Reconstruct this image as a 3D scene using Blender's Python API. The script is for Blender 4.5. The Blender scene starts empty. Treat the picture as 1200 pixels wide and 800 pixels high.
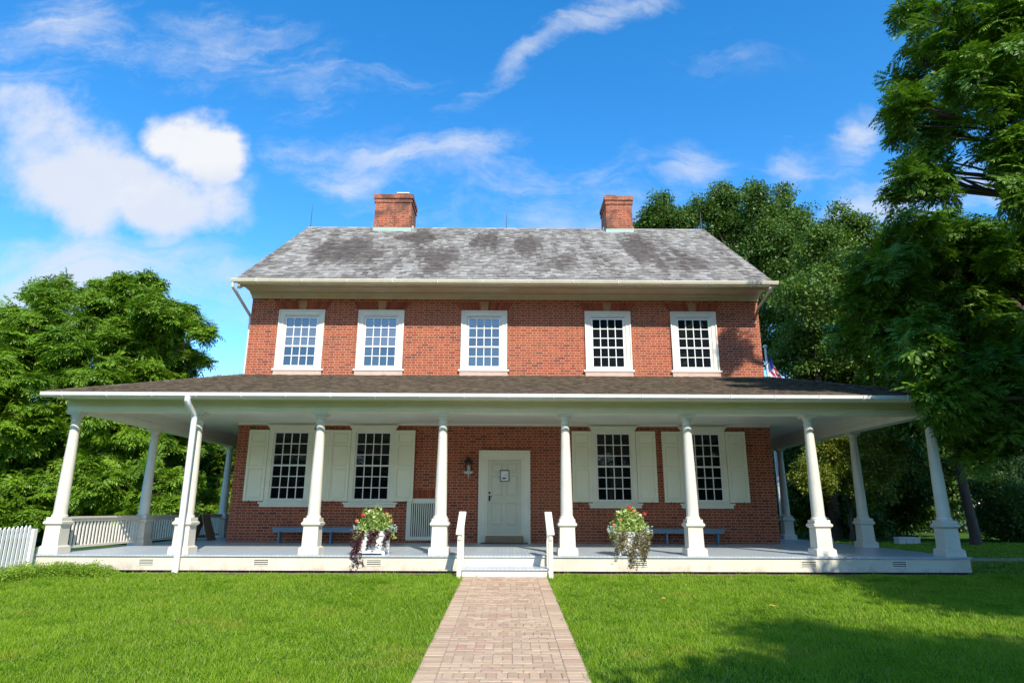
import bpy, math, random
import numpy as np
from mathutils import Vector, Matrix
R_ = math.radians
SC = bpy.context.scene
COL = SC.collection
rng = np.random.default_rng(7)
random.seed(7)

# ------------------------------------------------------------------ camera
CAM = Vector((0.048, -14.051, 1.296))
RT = Vector((1.0, -0.0065, 0.0036)); FW = Vector((0.0053, 0.9676, 0.2525)).normalized()
RT = (RT - FW * RT.dot(FW)).normalized(); UP = RT.cross(FW)
F_PX = 751.76
cd = bpy.data.cameras.new('camera'); cam = bpy.data.objects.new('camera', cd); COL.objects.link(cam)
cam.matrix_world = Matrix(((RT.x, UP.x, -FW.x, CAM.x), (RT.y, UP.y, -FW.y, CAM.y), (RT.z, UP.z, -FW.z, CAM.z), (0, 0, 0, 1)))
cd.sensor_width = 36; cd.lens = 36 * F_PX / 1200; cd.clip_end = 2000; cd.clip_start = 0.1
SC.camera = cam
def at(px, py, Y):                       # photo pixel (1200 wide) on the vertical plane y = Y
    d = (px - 600) * RT - (py - 400) * UP + F_PX * FW
    return CAM + d * ((Y - CAM.y) / d.y)
def mpp(Y): return (Y - CAM.y) / F_PX / 0.968   # metres per photo pixel near that plane

# ------------------------------------------------------------------ light
SUN_AZ, SUN_EL = R_(18), R_(40)
S = Vector((math.sin(SUN_AZ) * math.cos(SUN_EL), -math.cos(SUN_AZ) * math.cos(SUN_EL), math.sin(SUN_EL)))
sl = bpy.data.lights.new('sun', 'SUN'); so = bpy.data.objects.new('sun', sl); COL.objects.link(so)
sl.energy = 4.6; sl.angle = R_(0.53); sl.color = (1.0, 0.945, 0.85)
so.rotation_euler = (-S).to_track_quat('-Z', 'Y').to_euler(); so.location = S * 60
SC.view_settings.view_transform = 'Standard'; SC.view_settings.look = 'None'
SC.view_settings.exposure = 0.45; SC.view_settings.gamma = 1.0
SKY_STRENGTH = 0.14

# ------------------------------------------------------------------ node helper
class NT:
    def __init__(s, tree): s.t = tree; s.n = tree.nodes; s.l = tree.links
    def add(s, typ, **kw):
        n = s.n.new(typ)
        for k, v in kw.items(): setattr(n, k, v)
        return n
    def put(s, sock, v):
        if isinstance(v, bpy.types.NodeSocket): s.l.new(v, sock)
        elif v is not None: sock.default_value = v
    def math(s, op, a, b=None, c=None, clamp=False):
        n = s.add('ShaderNodeMath', operation=op, use_clamp=clamp)
        s.put(n.inputs[0], a)
        if b is not None: s.put(n.inputs[1], b)
        if c is not None: s.put(n.inputs[2], c)
        return n.outputs[0]
    def vmath(s, op, a, b=None, out=0):
        n = s.add('ShaderNodeVectorMath', operation=op)
        s.put(n.inputs[0], a)
        if b is not None:
            if op == 'SCALE': s.put(n.inputs[3], b)
            else: s.put(n.inputs[1], b)
        return n.outputs[out]
    def mix(s, f, a, b, mode='MIX'):
        n = s.add('ShaderNodeMix', data_type='RGBA', blend_type=mode)
        s.put(n.inputs[0], f); s.put(n.inputs[6], c4(a)); s.put(n.inputs[7], c4(b))
        return n.outputs[2]
    def noise(s, vec, scale, detail=3, rough=0.55, out=0, dist=0.0):
        n = s.add('ShaderNodeTexNoise'); s.put(n.inputs['Vector'], vec)
        n.inputs['Scale'].default_value = scale; n.inputs['Detail'].default_value = detail
        n.inputs['Roughness'].default_value = rough; n.inputs['Distortion'].default_value = dist
        return n.outputs[out]
    def ramp(s, f, lo, hi, a=0.0, b=1.0, smooth=True):
        n = s.add('ShaderNodeMapRange', interpolation_type='SMOOTHSTEP' if smooth else 'LINEAR')
        s.put(n.inputs[0], f); s.put(n.inputs[1], lo); s.put(n.inputs[2], hi); s.put(n.inputs[3], a); s.put(n.inputs[4], b)
        return n.outputs[0]
    def sep(s, v):
        n = s.add('ShaderNodeSeparateXYZ'); s.put(n.inputs[0], v); return n.outputs
    def comb(s, x, y, z):
        n = s.add('ShaderNodeCombineXYZ')
        for i, v in enumerate((x, y, z)): s.put(n.inputs[i], v)
        return n.outputs[0]
    def attr(s, name):
        n = s.add('ShaderNodeAttribute', attribute_name=name); return n.outputs['Fac']
    def objc(s): return s.add('ShaderNodeTexCoord').outputs['Object']
    def pos(s): return s.add('ShaderNodeNewGeometry').outputs['Position']
def c4(v):
    if isinstance(v, tuple) and len(v) == 3: return (*v, 1.0)
    return v
def material(name, col, rough=0.6, fn=None, spec=None):
    m = bpy.data.materials.new(name); m.use_nodes = True
    t = NT(m.node_tree); b = m.node_tree.nodes['Principled BSDF']
    b.inputs['Base Color'].default_value = c4(col); b.inputs['Roughness'].default_value = rough
    if spec is not None: b.inputs['Specular IOR Level'].default_value = spec
    if fn: fn(t, b)
    return m
def bump(t, b, h, strength=0.3, dist=0.01):
    n = t.add('ShaderNodeBump'); n.inputs['Strength'].default_value = strength; n.inputs['Distance'].default_value = dist
    t.put(n.inputs['Height'], h); t.l.new(n.outputs[0], b.inputs['Normal'])

# ------------------------------------------------------------------ sky
W = bpy.data.worlds.new('World'); SC.world = W; W.use_nodes = True
t = NT(W.node_tree); bg = W.node_tree.nodes['Background']
sk = t.add('ShaderNodeTexSky', sky_type='NISHITA')
sk.sun_disc = False; sk.sun_elevation = SUN_EL; sk.sun_rotation = math.atan2(S.x, S.y)
sk.air_density = 1.0; sk.dust_density = 0.3; sk.ozone_density = 1.9
hs = t.add('ShaderNodeHueSaturation'); hs.inputs['Saturation'].default_value = 1.40; hs.inputs['Value'].default_value = 1.58
t.put(hs.inputs['Color'], sk.outputs[0])
skycol = hs.outputs[0]
dirv = t.add('ShaderNodeTexCoord').outputs['Generated']
dx, dy, dz = t.sep(dirv)
yy = t.math('MAXIMUM', dy, 0.05)
U = t.math('DIVIDE', dx, yy); V = t.math('DIVIDE', dz, yy)
front = t.ramp(dy, 0.1, 0.3)
uv = t.comb(U, V, 0.0)
def cuv(px, py):
    d = (px - 600) * RT - (py - 400) * UP + F_PX * FW
    return d.x / d.y, d.z / d.y
warp = t.noise(uv, 4.0, 8, 0.6, out=1)
warp = t.vmath('SCALE', t.vmath('SUBTRACT', warp, (0.5, 0.5, 0.5)), 0.16)
uvw = t.vmath('ADD', uv, warp)
fine = t.noise(uv, 6.0, 9, 0.62)
stretch = t.add('ShaderNodeMapping'); stretch.inputs['Rotation'].default_value = (0, 0, R_(-24)); stretch.inputs['Scale'].default_value = (3.0, 10.0, 1)
t.put(stretch.inputs[0], uvw)
streak = t.noise(stretch.outputs[0], 1.5, 8, 0.66, dist=0.6)
puff = t.noise(uv, 13.0, 9, 0.58)
warp2 = t.vmath('ADD', uv, t.vmath('SCALE', t.vmath('SUBTRACT', t.noise(uv, 16.0, 6, 0.55, out=1), (0.5, 0.5, 0.5)), 0.035))
def scl(a, k): return t.math('MULTIPLY', a, k)
def cmax(a, b): return t.math('MAXIMUM', a, b)
def add(*L):
    r = L[0]
    for x in L[1:]: r = t.math('ADD', r, x)
    return r
def blob(px, py, rx, ry, rot=0.0, w=1.0, src=None):
    """soft hump, 1 in the middle, 0 at the rim of the ellipse"""
    u, v = cuv(px, py); k = 1.0 / F_PX
    d = t.vmath('SUBTRACT', src or uvw, (u, v, 0))
    m = t.add('ShaderNodeMapping'); m.vector_type = 'TEXTURE'
    m.inputs['Rotation'].default_value = (0, 0, R_(rot)); m.inputs['Scale'].default_value = (rx * k, ry * k, 1)
    t.put(m.inputs[0], d)
    return t.ramp(t.vmath('LENGTH', m.outputs[0], out=1), 0.0, 1.0, w, 0.0)
def rag(h, n, amp, lo, hi, top=1.0):
    """fractal edge: the hump pushes the noise over a threshold, and fades it out at its rim"""
    v = t.math('ADD', h, t.math('MULTIPLY', t.math('SUBTRACT', n, 0.5), amp))
    return t.math('MULTIPLY', t.ramp(v, lo, hi, 0.0, top), t.ramp(h, 0.0, 0.22))
heap = add(blob(222, 165, 92, 72, 0, 1.0, warp2), blob(262, 185, 70, 56, -20, 0.9, warp2), blob(190, 158, 56, 44, 0, 0.5, warp2), blob(205, 220, 120, 56, 4, 0.6, warp2))
heapd = rag(heap, puff, 1.7, 0.14, 0.98)
soft = add(blob(30, 128, 190, 58, -16), blob(55, 195, 220, 84, -10, 1.15), blob(175, 220, 190, 92, -8, 1.2), blob(215, 248, 110, 64, -18, 1.1), blob(110, 268, 84, 44, -34, 1.1), blob(200, 292, 52, 22, 0, 0.6))
softd = rag(soft, fine, 3.2, 0.05, 1.45, 0.95)
wisp = add(blob(705, 22, 190, 40, 21, 0.78), blob(600, 72, 150, 30, 40, 0.5), blob(510, 176, 170, 28, 2, 0.8), blob(425, 200, 110, 40, 24, 0.65), blob(345, 172, 90, 48, 0, 0.45),
           blob(830, 184, 80, 46, 18, 0.8), blob(922, 186, 60, 56, 30, 0.5), blob(1000, 166, 75, 46, 38, 0.95), blob(1050, 244, 190, 50, 8, 0.8), blob(1165, 225, 100, 50, 0, 0.9),
           blob(90, 325, 440, 90, -3, 1.25), blob(640, 225, 620, 130, 0, 0.34), blob(40, 40, 170, 80, 30, 0.5), blob(670, 258, 160, 36, 0, 0.4), blob(300, 70, 420, 120, -12, 0.45), blob(60, 60, 260, 120, 25, 0.3), blob(860, 60, 160, 60, 0, 0.22), blob(20, 215, 90, 40, -45, 0.5))
wispd = rag(wisp, t.math('ADD', scl(streak, 0.6), scl(fine, 0.4)), 3.4, 0.05, 1.5, 0.85)
dens = t.math('MULTIPLY', cmax(cmax(heapd, softd), wispd), front)
# loose clouds elsewhere in the sky (behind the viewer), seen only in reflections
zz = t.math('MAXIMUM', dz, 0.06)
oth = t.noise(t.comb(t.math('DIVIDE', dx, zz), t.math('DIVIDE', dy, zz), 0.0), 0.9, 5, 0.55)
othd = t.math('MULTIPLY', t.ramp(oth, 0.55, 0.75, 0.0, 0.7), t.math('SUBTRACT', 1.0, front))
dens = t.math('ADD', dens, othd, clamp=True)
belly = t.math('MULTIPLY', blob(240, 222, 110, 44, 4, 0.9, warp2), heapd)
ccol = t.mix(t.ramp(t.math('SUBTRACT', t.math('ADD', scl(heapd, 0.45), t.math('ADD', scl(fine, 0.35), scl(puff, 0.35))), scl(belly, 0.6)), 0.25, 0.95), (4.0, 4.3, 4.9), (4.8, 4.9, 5.05))
full = t.mix(dens, skycol, ccol)
t.l.new(full, bg.inputs[0]); bg.inputs[1].default_value = SKY_STRENGTH

# ------------------------------------------------------------------ tags / objects
def tag(o, label=None, cat=None, group=None, kind=None):
    if label: o['label'] = label
    if cat: o['category'] = cat
    if group: o['group'] = group
    if kind: o['kind'] = kind
    return o
def thing(name, label, cat, loc=(0, 0, 0), rz=0.0, group=None):
    o = bpy.data.objects.new(name, None); COL.objects.link(o)
    o.location = loc; o.rotation_euler = (0, 0, rz); o.empty_display_size = 0.2
    return tag(o, label, cat, group)
def copy_tree(o, parent=None):
    c = o.copy(); COL.objects.link(c); c.parent = parent
    for ch in list(o.children): copy_tree(ch, c)
    return c
class MB:
    def __init__(s): s.v = []; s.f = []; s.r = []; s.mi = []; s.val = 0.0; s.m = 0; s.used = False
    def face(s, idx): s.f.append(tuple(idx)); s.r.append(s.val); s.mi.append(s.m)
    def pts(s, P):
        b = len(s.v); s.v += [tuple(p) for p in P]; return b
    def poly(s, P): b = s.pts(P); s.face(range(b, b + len(P))); return s
    def box(s, x0, x1, y0, y1, z0, z1):
        return s.hexa([(x0, y0, z0), (x1, y0, z0), (x1, y1, z0), (x0, y1, z0), (x0, y0, z1), (x1, y0, z1), (x1, y1, z1), (x0, y1, z1)])
    def hexa(s, P):
        b = s.pts(P)
        for q in ((0, 3, 2, 1), (4, 5, 6, 7), (0, 1, 5, 4), (1, 2, 6, 5), (2, 3, 7, 6), (3, 0, 4, 7)): s.face([b + i for i in q])
        return s
    def frustum(s, cx, cy, z0, z1, a0, a1):     # square, half widths a0 -> a1
        return s.hexa([(cx - a0, cy - a0, z0), (cx + a0, cy - a0, z0), (cx + a0, cy + a0, z0), (cx - a0, cy + a0, z0),
                       (cx - a1, cy - a1, z1), (cx + a1, cy - a1, z1), (cx + a1, cy + a1, z1), (cx - a1, cy + a1, z1)])
    def prism(s, P, d):                          # polygon P swept by vector d
        n = len(P); d = Vector(d); b = s.pts(P); c = s.pts([Vector(p) + d for p in P])
        s.face([b + i for i in range(n)][::-1]); s.face([c + i for i in range(n)])
        for i in range(n): s.face((b + i, b + (i + 1) % n, c + (i + 1) % n, c + i))
        return s
    def lathe(s, prof, n=24, cx=0, cy=0):        # [(r, z)...] bottom to top
        rings = [s.pts([(cx + r * math.cos(2 * math.pi * k / n), cy + r * math.sin(2 * math.pi * k / n), z) for k in range(n)]) for r, z in prof]
        for a, b in zip(rings, rings[1:]):
            for k in range(n): s.face((a + k, a + (k + 1) % n, b + (k + 1) % n, b + k))
        s.face([rings[0] + k for k in range(n)][::-1]); s.face([rings[-1] + k for k in range(n)])
        return s
    def tube(s, path, rad, n=10):
        path = [Vector(p) for p in path]
        if not hasattr(rad, '__len__'): rad = [rad] * len(path)
        rings = []; ref = None
        for i, p in enumerate(path):
            d = (path[min(i + 1, len(path) - 1)] - path[max(i - 1, 0)]).normalized()
            if ref is None: ref = Vector((1, 0, 0)) if abs(d.x) < 0.9 else Vector((0, 1, 0))
            u = (ref - d * ref.dot(d)).normalized(); w = d.cross(u); ref = u
            rings.append(s.pts([p + (u * math.cos(2 * math.pi * k / n) + w * math.sin(2 * math.pi * k / n)) * rad[i] for k in range(n)]))
        for a, b in zip(rings, rings[1:]):
            for k in range(n): s.face((a + k, a + (k + 1) % n, b + (k + 1) % n, b + k))
        s.face([rings[0] + k for k in range(n)][::-1]); s.face([rings[-1] + k for k in range(n)])
        return s
    def build(s, name, mat, parent=None, loc=(0, 0, 0), off=(0, 0, 0), smooth=False, bevel=0.0, flip=False):
        me = bpy.data.meshes.new(name)
        ox, oy, oz = off
        me.from_pydata([(x - ox, y - oy, z - oz) for x, y, z in s.v], [], s.f)
        for m in (mat if isinstance(mat, (list, tuple)) else [mat]): me.materials.append(m)
        if any(s.mi): me.polygons.foreach_set('material_index', s.mi)
        if s.used:
            a = me.attributes.new('rnd', 'FLOAT', 'FACE'); a.data.foreach_set('value', s.r)
        me.update()
        if smooth:
            me.polygons.foreach_set('use_smooth', [True] * len(me.polygons)); me.set_sharp_from_angle(angle=R_(35))
        o = bpy.data.objects.new(name, me); COL.objects.link(o); o.location = loc
        if parent: o.parent = parent
        if bevel:
            bv = o.modifiers.new('bevel', 'BEVEL'); bv.width = bevel; bv.segments = 2; bv.limit_method = 'ANGLE'; bv.angle_limit = R_(40)
        return o
def mesh_np(name, V, F, mat, parent=None, rnd=None, loc=(0, 0, 0), smooth=False):
    me = bpy.data.meshes.new(name); n, k = F.shape
    me.vertices.add(len(V)); me.vertices.foreach_set('co', np.ascontiguousarray(V, dtype=np.float32).ravel())
    me.loops.add(n * k); me.loops.foreach_set('vertex_index', np.ascontiguousarray(F, dtype=np.int32).ravel())
    me.polygons.add(n); me.polygons.foreach_set('loop_start', np.arange(0, n * k, k, dtype=np.int32))
    me.polygons.foreach_set('loop_total', np.full(n, k, dtype=np.int32))
    if rnd is not None:
        a = me.attributes.new('rnd', 'FLOAT', 'FACE'); a.data.foreach_set('value', np.ascontiguousarray(rnd, dtype=np.float32))
    me.update(calc_edges=True); me.materials.append(mat)
    o = bpy.data.objects.new(name, me); COL.objects.link(o); o.location = loc
    if parent: o.parent = parent
    return o

# ------------------------------------------------------------------ materials
def brick_fn(light=1.0, soot=0.0):
    def fn(t, b):
        p = t.objc(); x, y, z = t.sep(p)
        H, P_ = 0.0795, 0.335
        wob = t.noise(p, 1.3, 2); zz = t.math('ADD', z, t.math('MULTIPLY', t.math('SUBTRACT', wob, 0.5), 0.012))
        fz = t.math('DIVIDE', zz, H); row = t.math('FLOOR', fz); fv = t.math('FRACT', fz)
        u = t.math('ADD', t.math('DIVIDE', t.math('ADD', x, y), P_), t.math('MULTIPLY', row, 0.5))
        jit = t.add('ShaderNodeTexWhiteNoise', noise_dimensions='1D'); t.put(jit.inputs['W'], row)
        u = t.math('ADD', u, t.math('MULTIPLY', jit.outputs[0], 0.08))
        fu = t.math('FRACT', u); cu = t.math('FLOOR', u)
        head = t.math('GREATER_THAN', fu, 0.667)
        cid = t.math('ADD', t.math('MULTIPLY', cu, 2.0), head)
        # distance to the nearest joint, metres
        dv = t.math('MULTIPLY', t.math('MINIMUM', fv, t.math('SUBTRACT', 1.0, fv)), H)
        du = t.math('MINIMUM', t.math('MINIMUM', fu, t.math('SUBTRACT', 1.0, fu)), t.math('ABSOLUTE', t.math('SUBTRACT', fu, 0.667)))
        du = t.math('MULTIPLY', du, P_)
        d = t.math('MINIMUM', du, dv)
        d = t.math('ADD', d, t.math('MULTIPLY', t.math('SUBTRACT', t.noise(p, 40, 3), 0.5), 0.006))
        mask = t.ramp(d, 0.0056, 0.0092)                      # 1 = brick
        wn = t.add('ShaderNodeTexWhiteNoise', noise_dimensions='2D'); t.put(wn.inputs['Vector'], t.comb(cid, row, 0.0))
        r = wn.outputs[0]
        bc = t.mix(r, (0.28, 0.043, 0.014), (0.50, 0.100, 0.028))
        bc = t.mix(t.math('GREATER_THAN', t.math('FRACT', t.math('MULTIPLY', r, 7.3)), 0.92), bc, (0.16, 0.034, 0.020))
        big = t.noise(p, 0.55, 4)
        bc = t.mix(t.ramp(big, 0.4, 0.7, 0.0, 0.40), bc, (0.36, 0.105, 0.045))
        bc = t.mix(t.math('MULTIPLY', t.noise(p, 25, 4), 0.45), bc, (0.18, 0.040, 0.022))
        mc = t.mix(t.noise(p, 3.0, 4), (0.45, 0.255, 0.16), (0.64, 0.40, 0.27))
        c = t.mix(mask, mc, bc)
        if soot:
            st = t.ramp(t.noise(p, 1.6, 5, dist=0.6), 0.46, 0.68, 0.0, soot)
            c = t.mix(st, c, (0.055, 0.035, 0.025))
        t.l.new(c, b.inputs['Base Color'])
        bump(t, b, t.math('ADD', mask, t.math('MULTIPLY', t.noise(p, 60, 3), 0.4)), 1.0, 0.014)
    return fn
M = {}
M['brick'] = material('brick', (0.4, 0.1, 0.06), 0.85, brick_fn())
M['chimney_brick'] = material('chimney_brick', (0.4, 0.1, 0.06), 0.9, brick_fn(soot=0.75))
def paint_fn(c0, c1, grime=0.12, scale=2.0, splash=False):
    def fn(t, b):
        p = t.pos()
        n = t.noise(p, scale, 5, 0.6); n2 = t.noise(p, 28, 3)
        c = t.mix(t.ramp(n, 0.3, 0.75), c0, c1)
        c = t.mix(t.math('MULTIPLY', t.ramp(n2, 0.5, 0.8), grime), c, tuple(v * 0.55 for v in c1))
        if splash:                                   # rain-splashed soil stains
            x, y, z = t.sep(p)
            k = t.math('MULTIPLY', t.ramp(z, 0.02, 0.26, 1.0, 0.0), t.ramp(t.noise(p, 3.5, 6, 0.65), 0.42, 0.72))
            c = t.mix(t.math('MULTIPLY', k, 0.6), c, (0.36, 0.22, 0.12))
        t.l.new(c, b.inputs['Base Color'])
        bump(t, b, n2, 0.12, 0.004)
    return fn
M['white'] = material('cream_paint', (0.78, 0.74, 0.66), 0.45, paint_fn((0.74, 0.685, 0.575), (0.66, 0.605, 0.495), 0.25))
M['skirt'] = material('skirt_paint', (0.78, 0.74, 0.66), 0.5, paint_fn((0.70, 0.63, 0.50), (0.61, 0.54, 0.42), 0.25, 1.2, True))
M['trim'] = material('trim_paint', (0.7, 0.68, 0.58), 0.45, paint_fn((0.82, 0.785, 0.63), (0.75, 0.715, 0.565)))
M['fence'] = material('fence_paint', (0.8, 0.8, 0.78), 0.5, paint_fn((0.80, 0.80, 0.79), (0.74, 0.745, 0.73)))
M['sash'] = material('sash_paint', (0.78, 0.77, 0.72), 0.4)
M['shutter'] = material('shutter_paint', (0.7, 0.7, 0.6), 0.4, paint_fn((0.84, 0.80, 0.60), (0.78, 0.75, 0.56), 0.06))
M['door'] = material('door_paint', (0.55, 0.56, 0.5), 0.4, paint_fn((0.65, 0.62, 0.47), (0.59, 0.565, 0.43), 0.06))
M['ceiling'] = material('ceiling_paint', (0.7, 0.7, 0.68), 0.35, paint_fn((0.86, 0.84, 0.73), (0.80, 0.78, 0.68), 0.05))
M['cornice'] = material('cornice_paint', (0.62, 0.55, 0.38), 0.5, paint_fn((0.66, 0.60, 0.455), (0.56, 0.51, 0.38), 0.15))
M['keystone'] = material('keystone_stone', (0.40, 0.22, 0.10), 0.85, paint_fn((0.42, 0.23, 0.10), (0.30, 0.16, 0.075), 0.3, 6))
M['sillstone'] = material('pink_sill', (0.6, 0.42, 0.34), 0.8, paint_fn((0.62, 0.42, 0.33), (0.50, 0.34, 0.27), 0.2, 5))
def arch_fn(t, b):
    r = t.attr('rnd'); c = t.mix(r, (0.19, 0.032, 0.018), (0.36, 0.08, 0.036))
    t.l.new(c, b.inputs['Base Color'])
M['arch'] = material('arch_brick', (0.3, 0.08, 0.05), 0.85, arch_fn)
M['mortar'] = material('mortar', (0.45, 0.33, 0.25), 0.9)
def deck_fn(t, b):
    p = t.pos(); x, y, z = t.sep(p)
    fx = t.math('FRACT', t.math('DIVIDE', x, 0.085)); gap = t.ramp(t.math('MINIMUM', fx, t.math('SUBTRACT', 1.0, fx)), 0.0, 0.05)
    wn = t.add('ShaderNodeTexWhiteNoise', noise_dimensions='1D'); t.put(wn.inputs['W'], t.math('FLOOR', t.math('DIVIDE', x, 0.085)))
    c = t.mix(wn.outputs[0], (0.44, 0.485, 0.52), (0.50, 0.54, 0.565))
    c = t.mix(t.ramp(t.noise(p, 1.2, 5), 0.45, 0.75, 0, 0.35), c, (0.33, 0.36, 0.38))
    c = t.mix(gap, (0.16, 0.18, 0.2), c)
    t.l.new(c, b.inputs['Base Color']); bump(t, b, gap, 0.3, 0.003)
M['deck'] = material('deck_paint', (0.4, 0.45, 0.5), 0.32, deck_fn)
M['bench'] = material('bench_paint', (0.17, 0.25, 0.33), 0.45, paint_fn((0.17, 0.26, 0.34), (0.13, 0.21, 0.29), 0.15, 3))
def slate_fn(t, b):
    r = t.attr('rnd'); p = t.objc(); x, y, z = t.sep(p)
    c = t.mix(r, (0.175, 0.160, 0.142), (0.42, 0.39, 0.345))
    r2 = t.math('FRACT', t.math('MULTIPLY', r, 13.7))
    c = t.mix(t.math('GREATER_THAN', r2, 0.82), c, (0.47, 0.45, 0.42))
    # dark lichen runs, longer down the slope, and the broad stains
    stain = None
    for sx, sz, rx, rz in ((-5.6, 10.0, 1.5, 1.3), (-2.2, 9.4, 1.0, 1.2), (-0.9, 10.9, 0.8, 1.0), (0.9, 10.6, 1.0, 1.3), (1.5, 9.2, 0.8, 1.0), (4.7, 10.4, 1.0, 1.5), (5.8, 9.3, 1.2, 1.2), (-3.4, 11.3, 1.2, 0.5)):
        w = t.vmath('LENGTH', t.comb(t.math('DIVIDE', t.math('SUBTRACT', x, sx), rx), 0.0, t.math('DIVIDE', t.math('SUBTRACT', z, sz), rz)), out=1)
        w = t.ramp(w, 0.2, 1.3, 1.0, 0.0); stain = w if stain is None else t.math('MAXIMUM', stain, w)
    st = t.noise(t.comb(t.math('MULTIPLY', x, 0.75), t.math('MULTIPLY', z, 0.16), t.math('MULTIPLY', r, 0.16)), 1.0, 5, 0.66, dist=0.5)
    k = t.ramp(t.math('ADD', t.math('ADD', st, t.math('MULTIPLY', stain, 0.235)), t.math('MULTIPLY', t.math('SUBTRACT', r2, 0.5), 0.16)), 0.53, 0.66, 0.0, 0.92)
    c = t.mix(k, c, t.mix(r2, (0.055, 0.043, 0.036), (0.14, 0.108, 0.088)))
    low = t.ramp(z, 7.9, 8.7, 0.45, 0.0)
    c = t.mix(t.math('MULTIPLY', low, t.noise(p, 2.0, 4)), c, (0.10, 0.095, 0.10))
    c = t.mix(t.math('MULTIPLY', t.noise(p, 18, 4), 0.4), c, (0.22, 0.205, 0.19))
    t.l.new(c, b.inputs['Base Color']); bump(t, b, t.noise(p, 35, 4), 0.3, 0.004)
M['slate'] = material('slate', (0.3, 0.3, 0.3), 0.75, slate_fn, spec=0.15)
def shingle_fn(t, b):
    r = t.attr('rnd'); p = t.pos()
    c = t.mix(r, (0.060, 0.042, 0.026), (0.21, 0.15, 0.095))
    c = t.mix(t.ramp(t.noise(p, 0.9, 5), 0.5, 0.72, 0, 0.6), c, (0.085, 0.085, 0.035))
    c = t.mix(t.math('MULTIPLY', t.noise(p, 30, 4), 0.5), c, (0.05, 0.036, 0.026))
    t.l.new(c, b.inputs['Base Color'])
M['shingle'] = material('shingle', (0.08, 0.06, 0.04), 0.9, shingle_fn)
M['copper'] = material('green_copper', (0.30, 0.42, 0.36), 0.7)
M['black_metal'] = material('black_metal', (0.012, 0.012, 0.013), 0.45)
M['dark_rod'] = material('dark_rod', (0.06, 0.05, 0.05), 0.5)
M['gutter'] = material('gutter_paint', (0.78, 0.77, 0.74), 0.35, paint_fn((0.78, 0.765, 0.72), (0.68, 0.66, 0.61), 0.25, 3))
def glass_mat(name, col, ior):
    m = material(name, col, 0.02); b = m.node_tree.nodes['Principled BSDF']; b.inputs['IOR'].default_value = ior
    t = NT(m.node_tree); bump(t, b, t.noise(t.pos(), 2.6, 3), 0.11, 0.02)
    return m
M['glass'] = glass_mat('window_glass', (0.006, 0.007, 0.008), 1.45)
M['glass_storm'] = glass_mat('storm_glass', (0.008, 0.010, 0.014), 2.3)
M['glass_shade'] = glass_mat('glass_over_shade', (0.085, 0.095, 0.12), 2.2)
def wood_fn(t, b):
    p = t.objc(); x, y, z = t.sep(p)
    n = t.noise(t.comb(t.math('MULTIPLY', x, 1.5), t.math('MULTIPLY', y, 12), t.math('MULTIPLY', z, 30)), 1.0, 5, 0.65)
    t.l.new(t.mix(n, (0.14, 0.090, 0.05), (0.42, 0.29, 0.17)), b.inputs['Base Color']); bump(t, b, n, 0.4, 0.004)
M['old_wood'] = material('old_wood', (0.2, 0.15, 0.1), 0.85, wood_fn)
M['dark_wood'] = material('dark_wood', (0.05, 0.035, 0.025), 0.7)
M['mat'] = material('mat_rubber', (0.012, 0.012, 0.012), 0.9)
M['paper'] = material('paper', (0.8, 0.8, 0.78), 0.7)
M['ink'] = material('ink', (0.03, 0.03, 0.03), 0.7)
M['terra'] = material('lantern_white', (0.62, 0.60, 0.55), 0.5)
def planter_fn(t, b):
    p = t.objc(); n = t.noise(p, 6, 5, 0.65); n2 = t.noise(p, 22, 4)
    c = t.mix(t.ramp(n, 0.5, 0.68, 0, 0.75), (0.76, 0.75, 0.73), (0.36, 0.31, 0.27))
    c = t.mix(t.ramp(n2, 0.56, 0.72, 0, 0.5), c, (0.45, 0.40, 0.36)); t.l.new(c, b.inputs['Base Color'])
M['planter'] = material('peeling_paint', (0.7, 0.7, 0.68), 0.7, planter_fn)
def bark_fn(t, b):
    p = t.pos(); x, y, z = t.sep(p)
    n = t.noise(t.comb(t.math('MULTIPLY', x, 9), t.math('MULTIPLY', y, 9), t.math('MULTIPLY', z, 1.8)), 1.0, 5, 0.7)
    t.l.new(t.mix(n, (0.030, 0.023, 0.018), (0.17, 0.125, 0.09)), b.inputs['Base Color']); bump(t, b, n, 0.8, 0.03)
M['bark'] = material('bark', (0.1, 0.07, 0.05), 0.9, bark_fn)
def leaf_mat(name, a, b_, tr=0.25, gloss=0.35):
    m = bpy.data.materials.new(name); m.use_nodes = True
    t = NT(m.node_tree); b = m.node_tree.nodes['Principled BSDF']; out = m.node_tree.nodes['Material Output']
    r = t.attr('rnd'); big = t.noise(t.pos(), 0.35, 2)
    f = t.math('ADD', t.math('MULTIPLY', r, 0.75), t.math('MULTIPLY', t.math('SUBTRACT', big, 0.38), 0.9), clamp=True)
    c = t.mix(f, a, b_)
    t.l.new(c, b.inputs['Base Color']); b.inputs['Roughness'].default_value = 0.5; b.inputs['Specular IOR Level'].default_value = gloss
    tl = t.add('ShaderNodeBsdfTranslucent'); t.l.new(t.mix(1.0, c, (1.25, 1.3, 0.5), 'MULTIPLY'), tl.inputs[0])
    mx = t.add('ShaderNodeMixShader'); mx.inputs[0].default_value = tr
    t.l.new(b.outputs[0], mx.inputs[1]); t.l.new(tl.outputs[0], mx.inputs[2]); t.l.new(mx.outputs[0], out.inputs[0])
    return m
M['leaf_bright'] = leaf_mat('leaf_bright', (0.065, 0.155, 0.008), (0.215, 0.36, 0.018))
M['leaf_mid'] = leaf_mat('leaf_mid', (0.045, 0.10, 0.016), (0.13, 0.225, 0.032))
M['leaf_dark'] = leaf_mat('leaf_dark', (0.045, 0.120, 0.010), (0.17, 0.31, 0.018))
M['leaf_wood'] = leaf_mat('leaf_wood', (0.050, 0.105, 0.016), (0.155, 0.255, 0.030))
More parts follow.
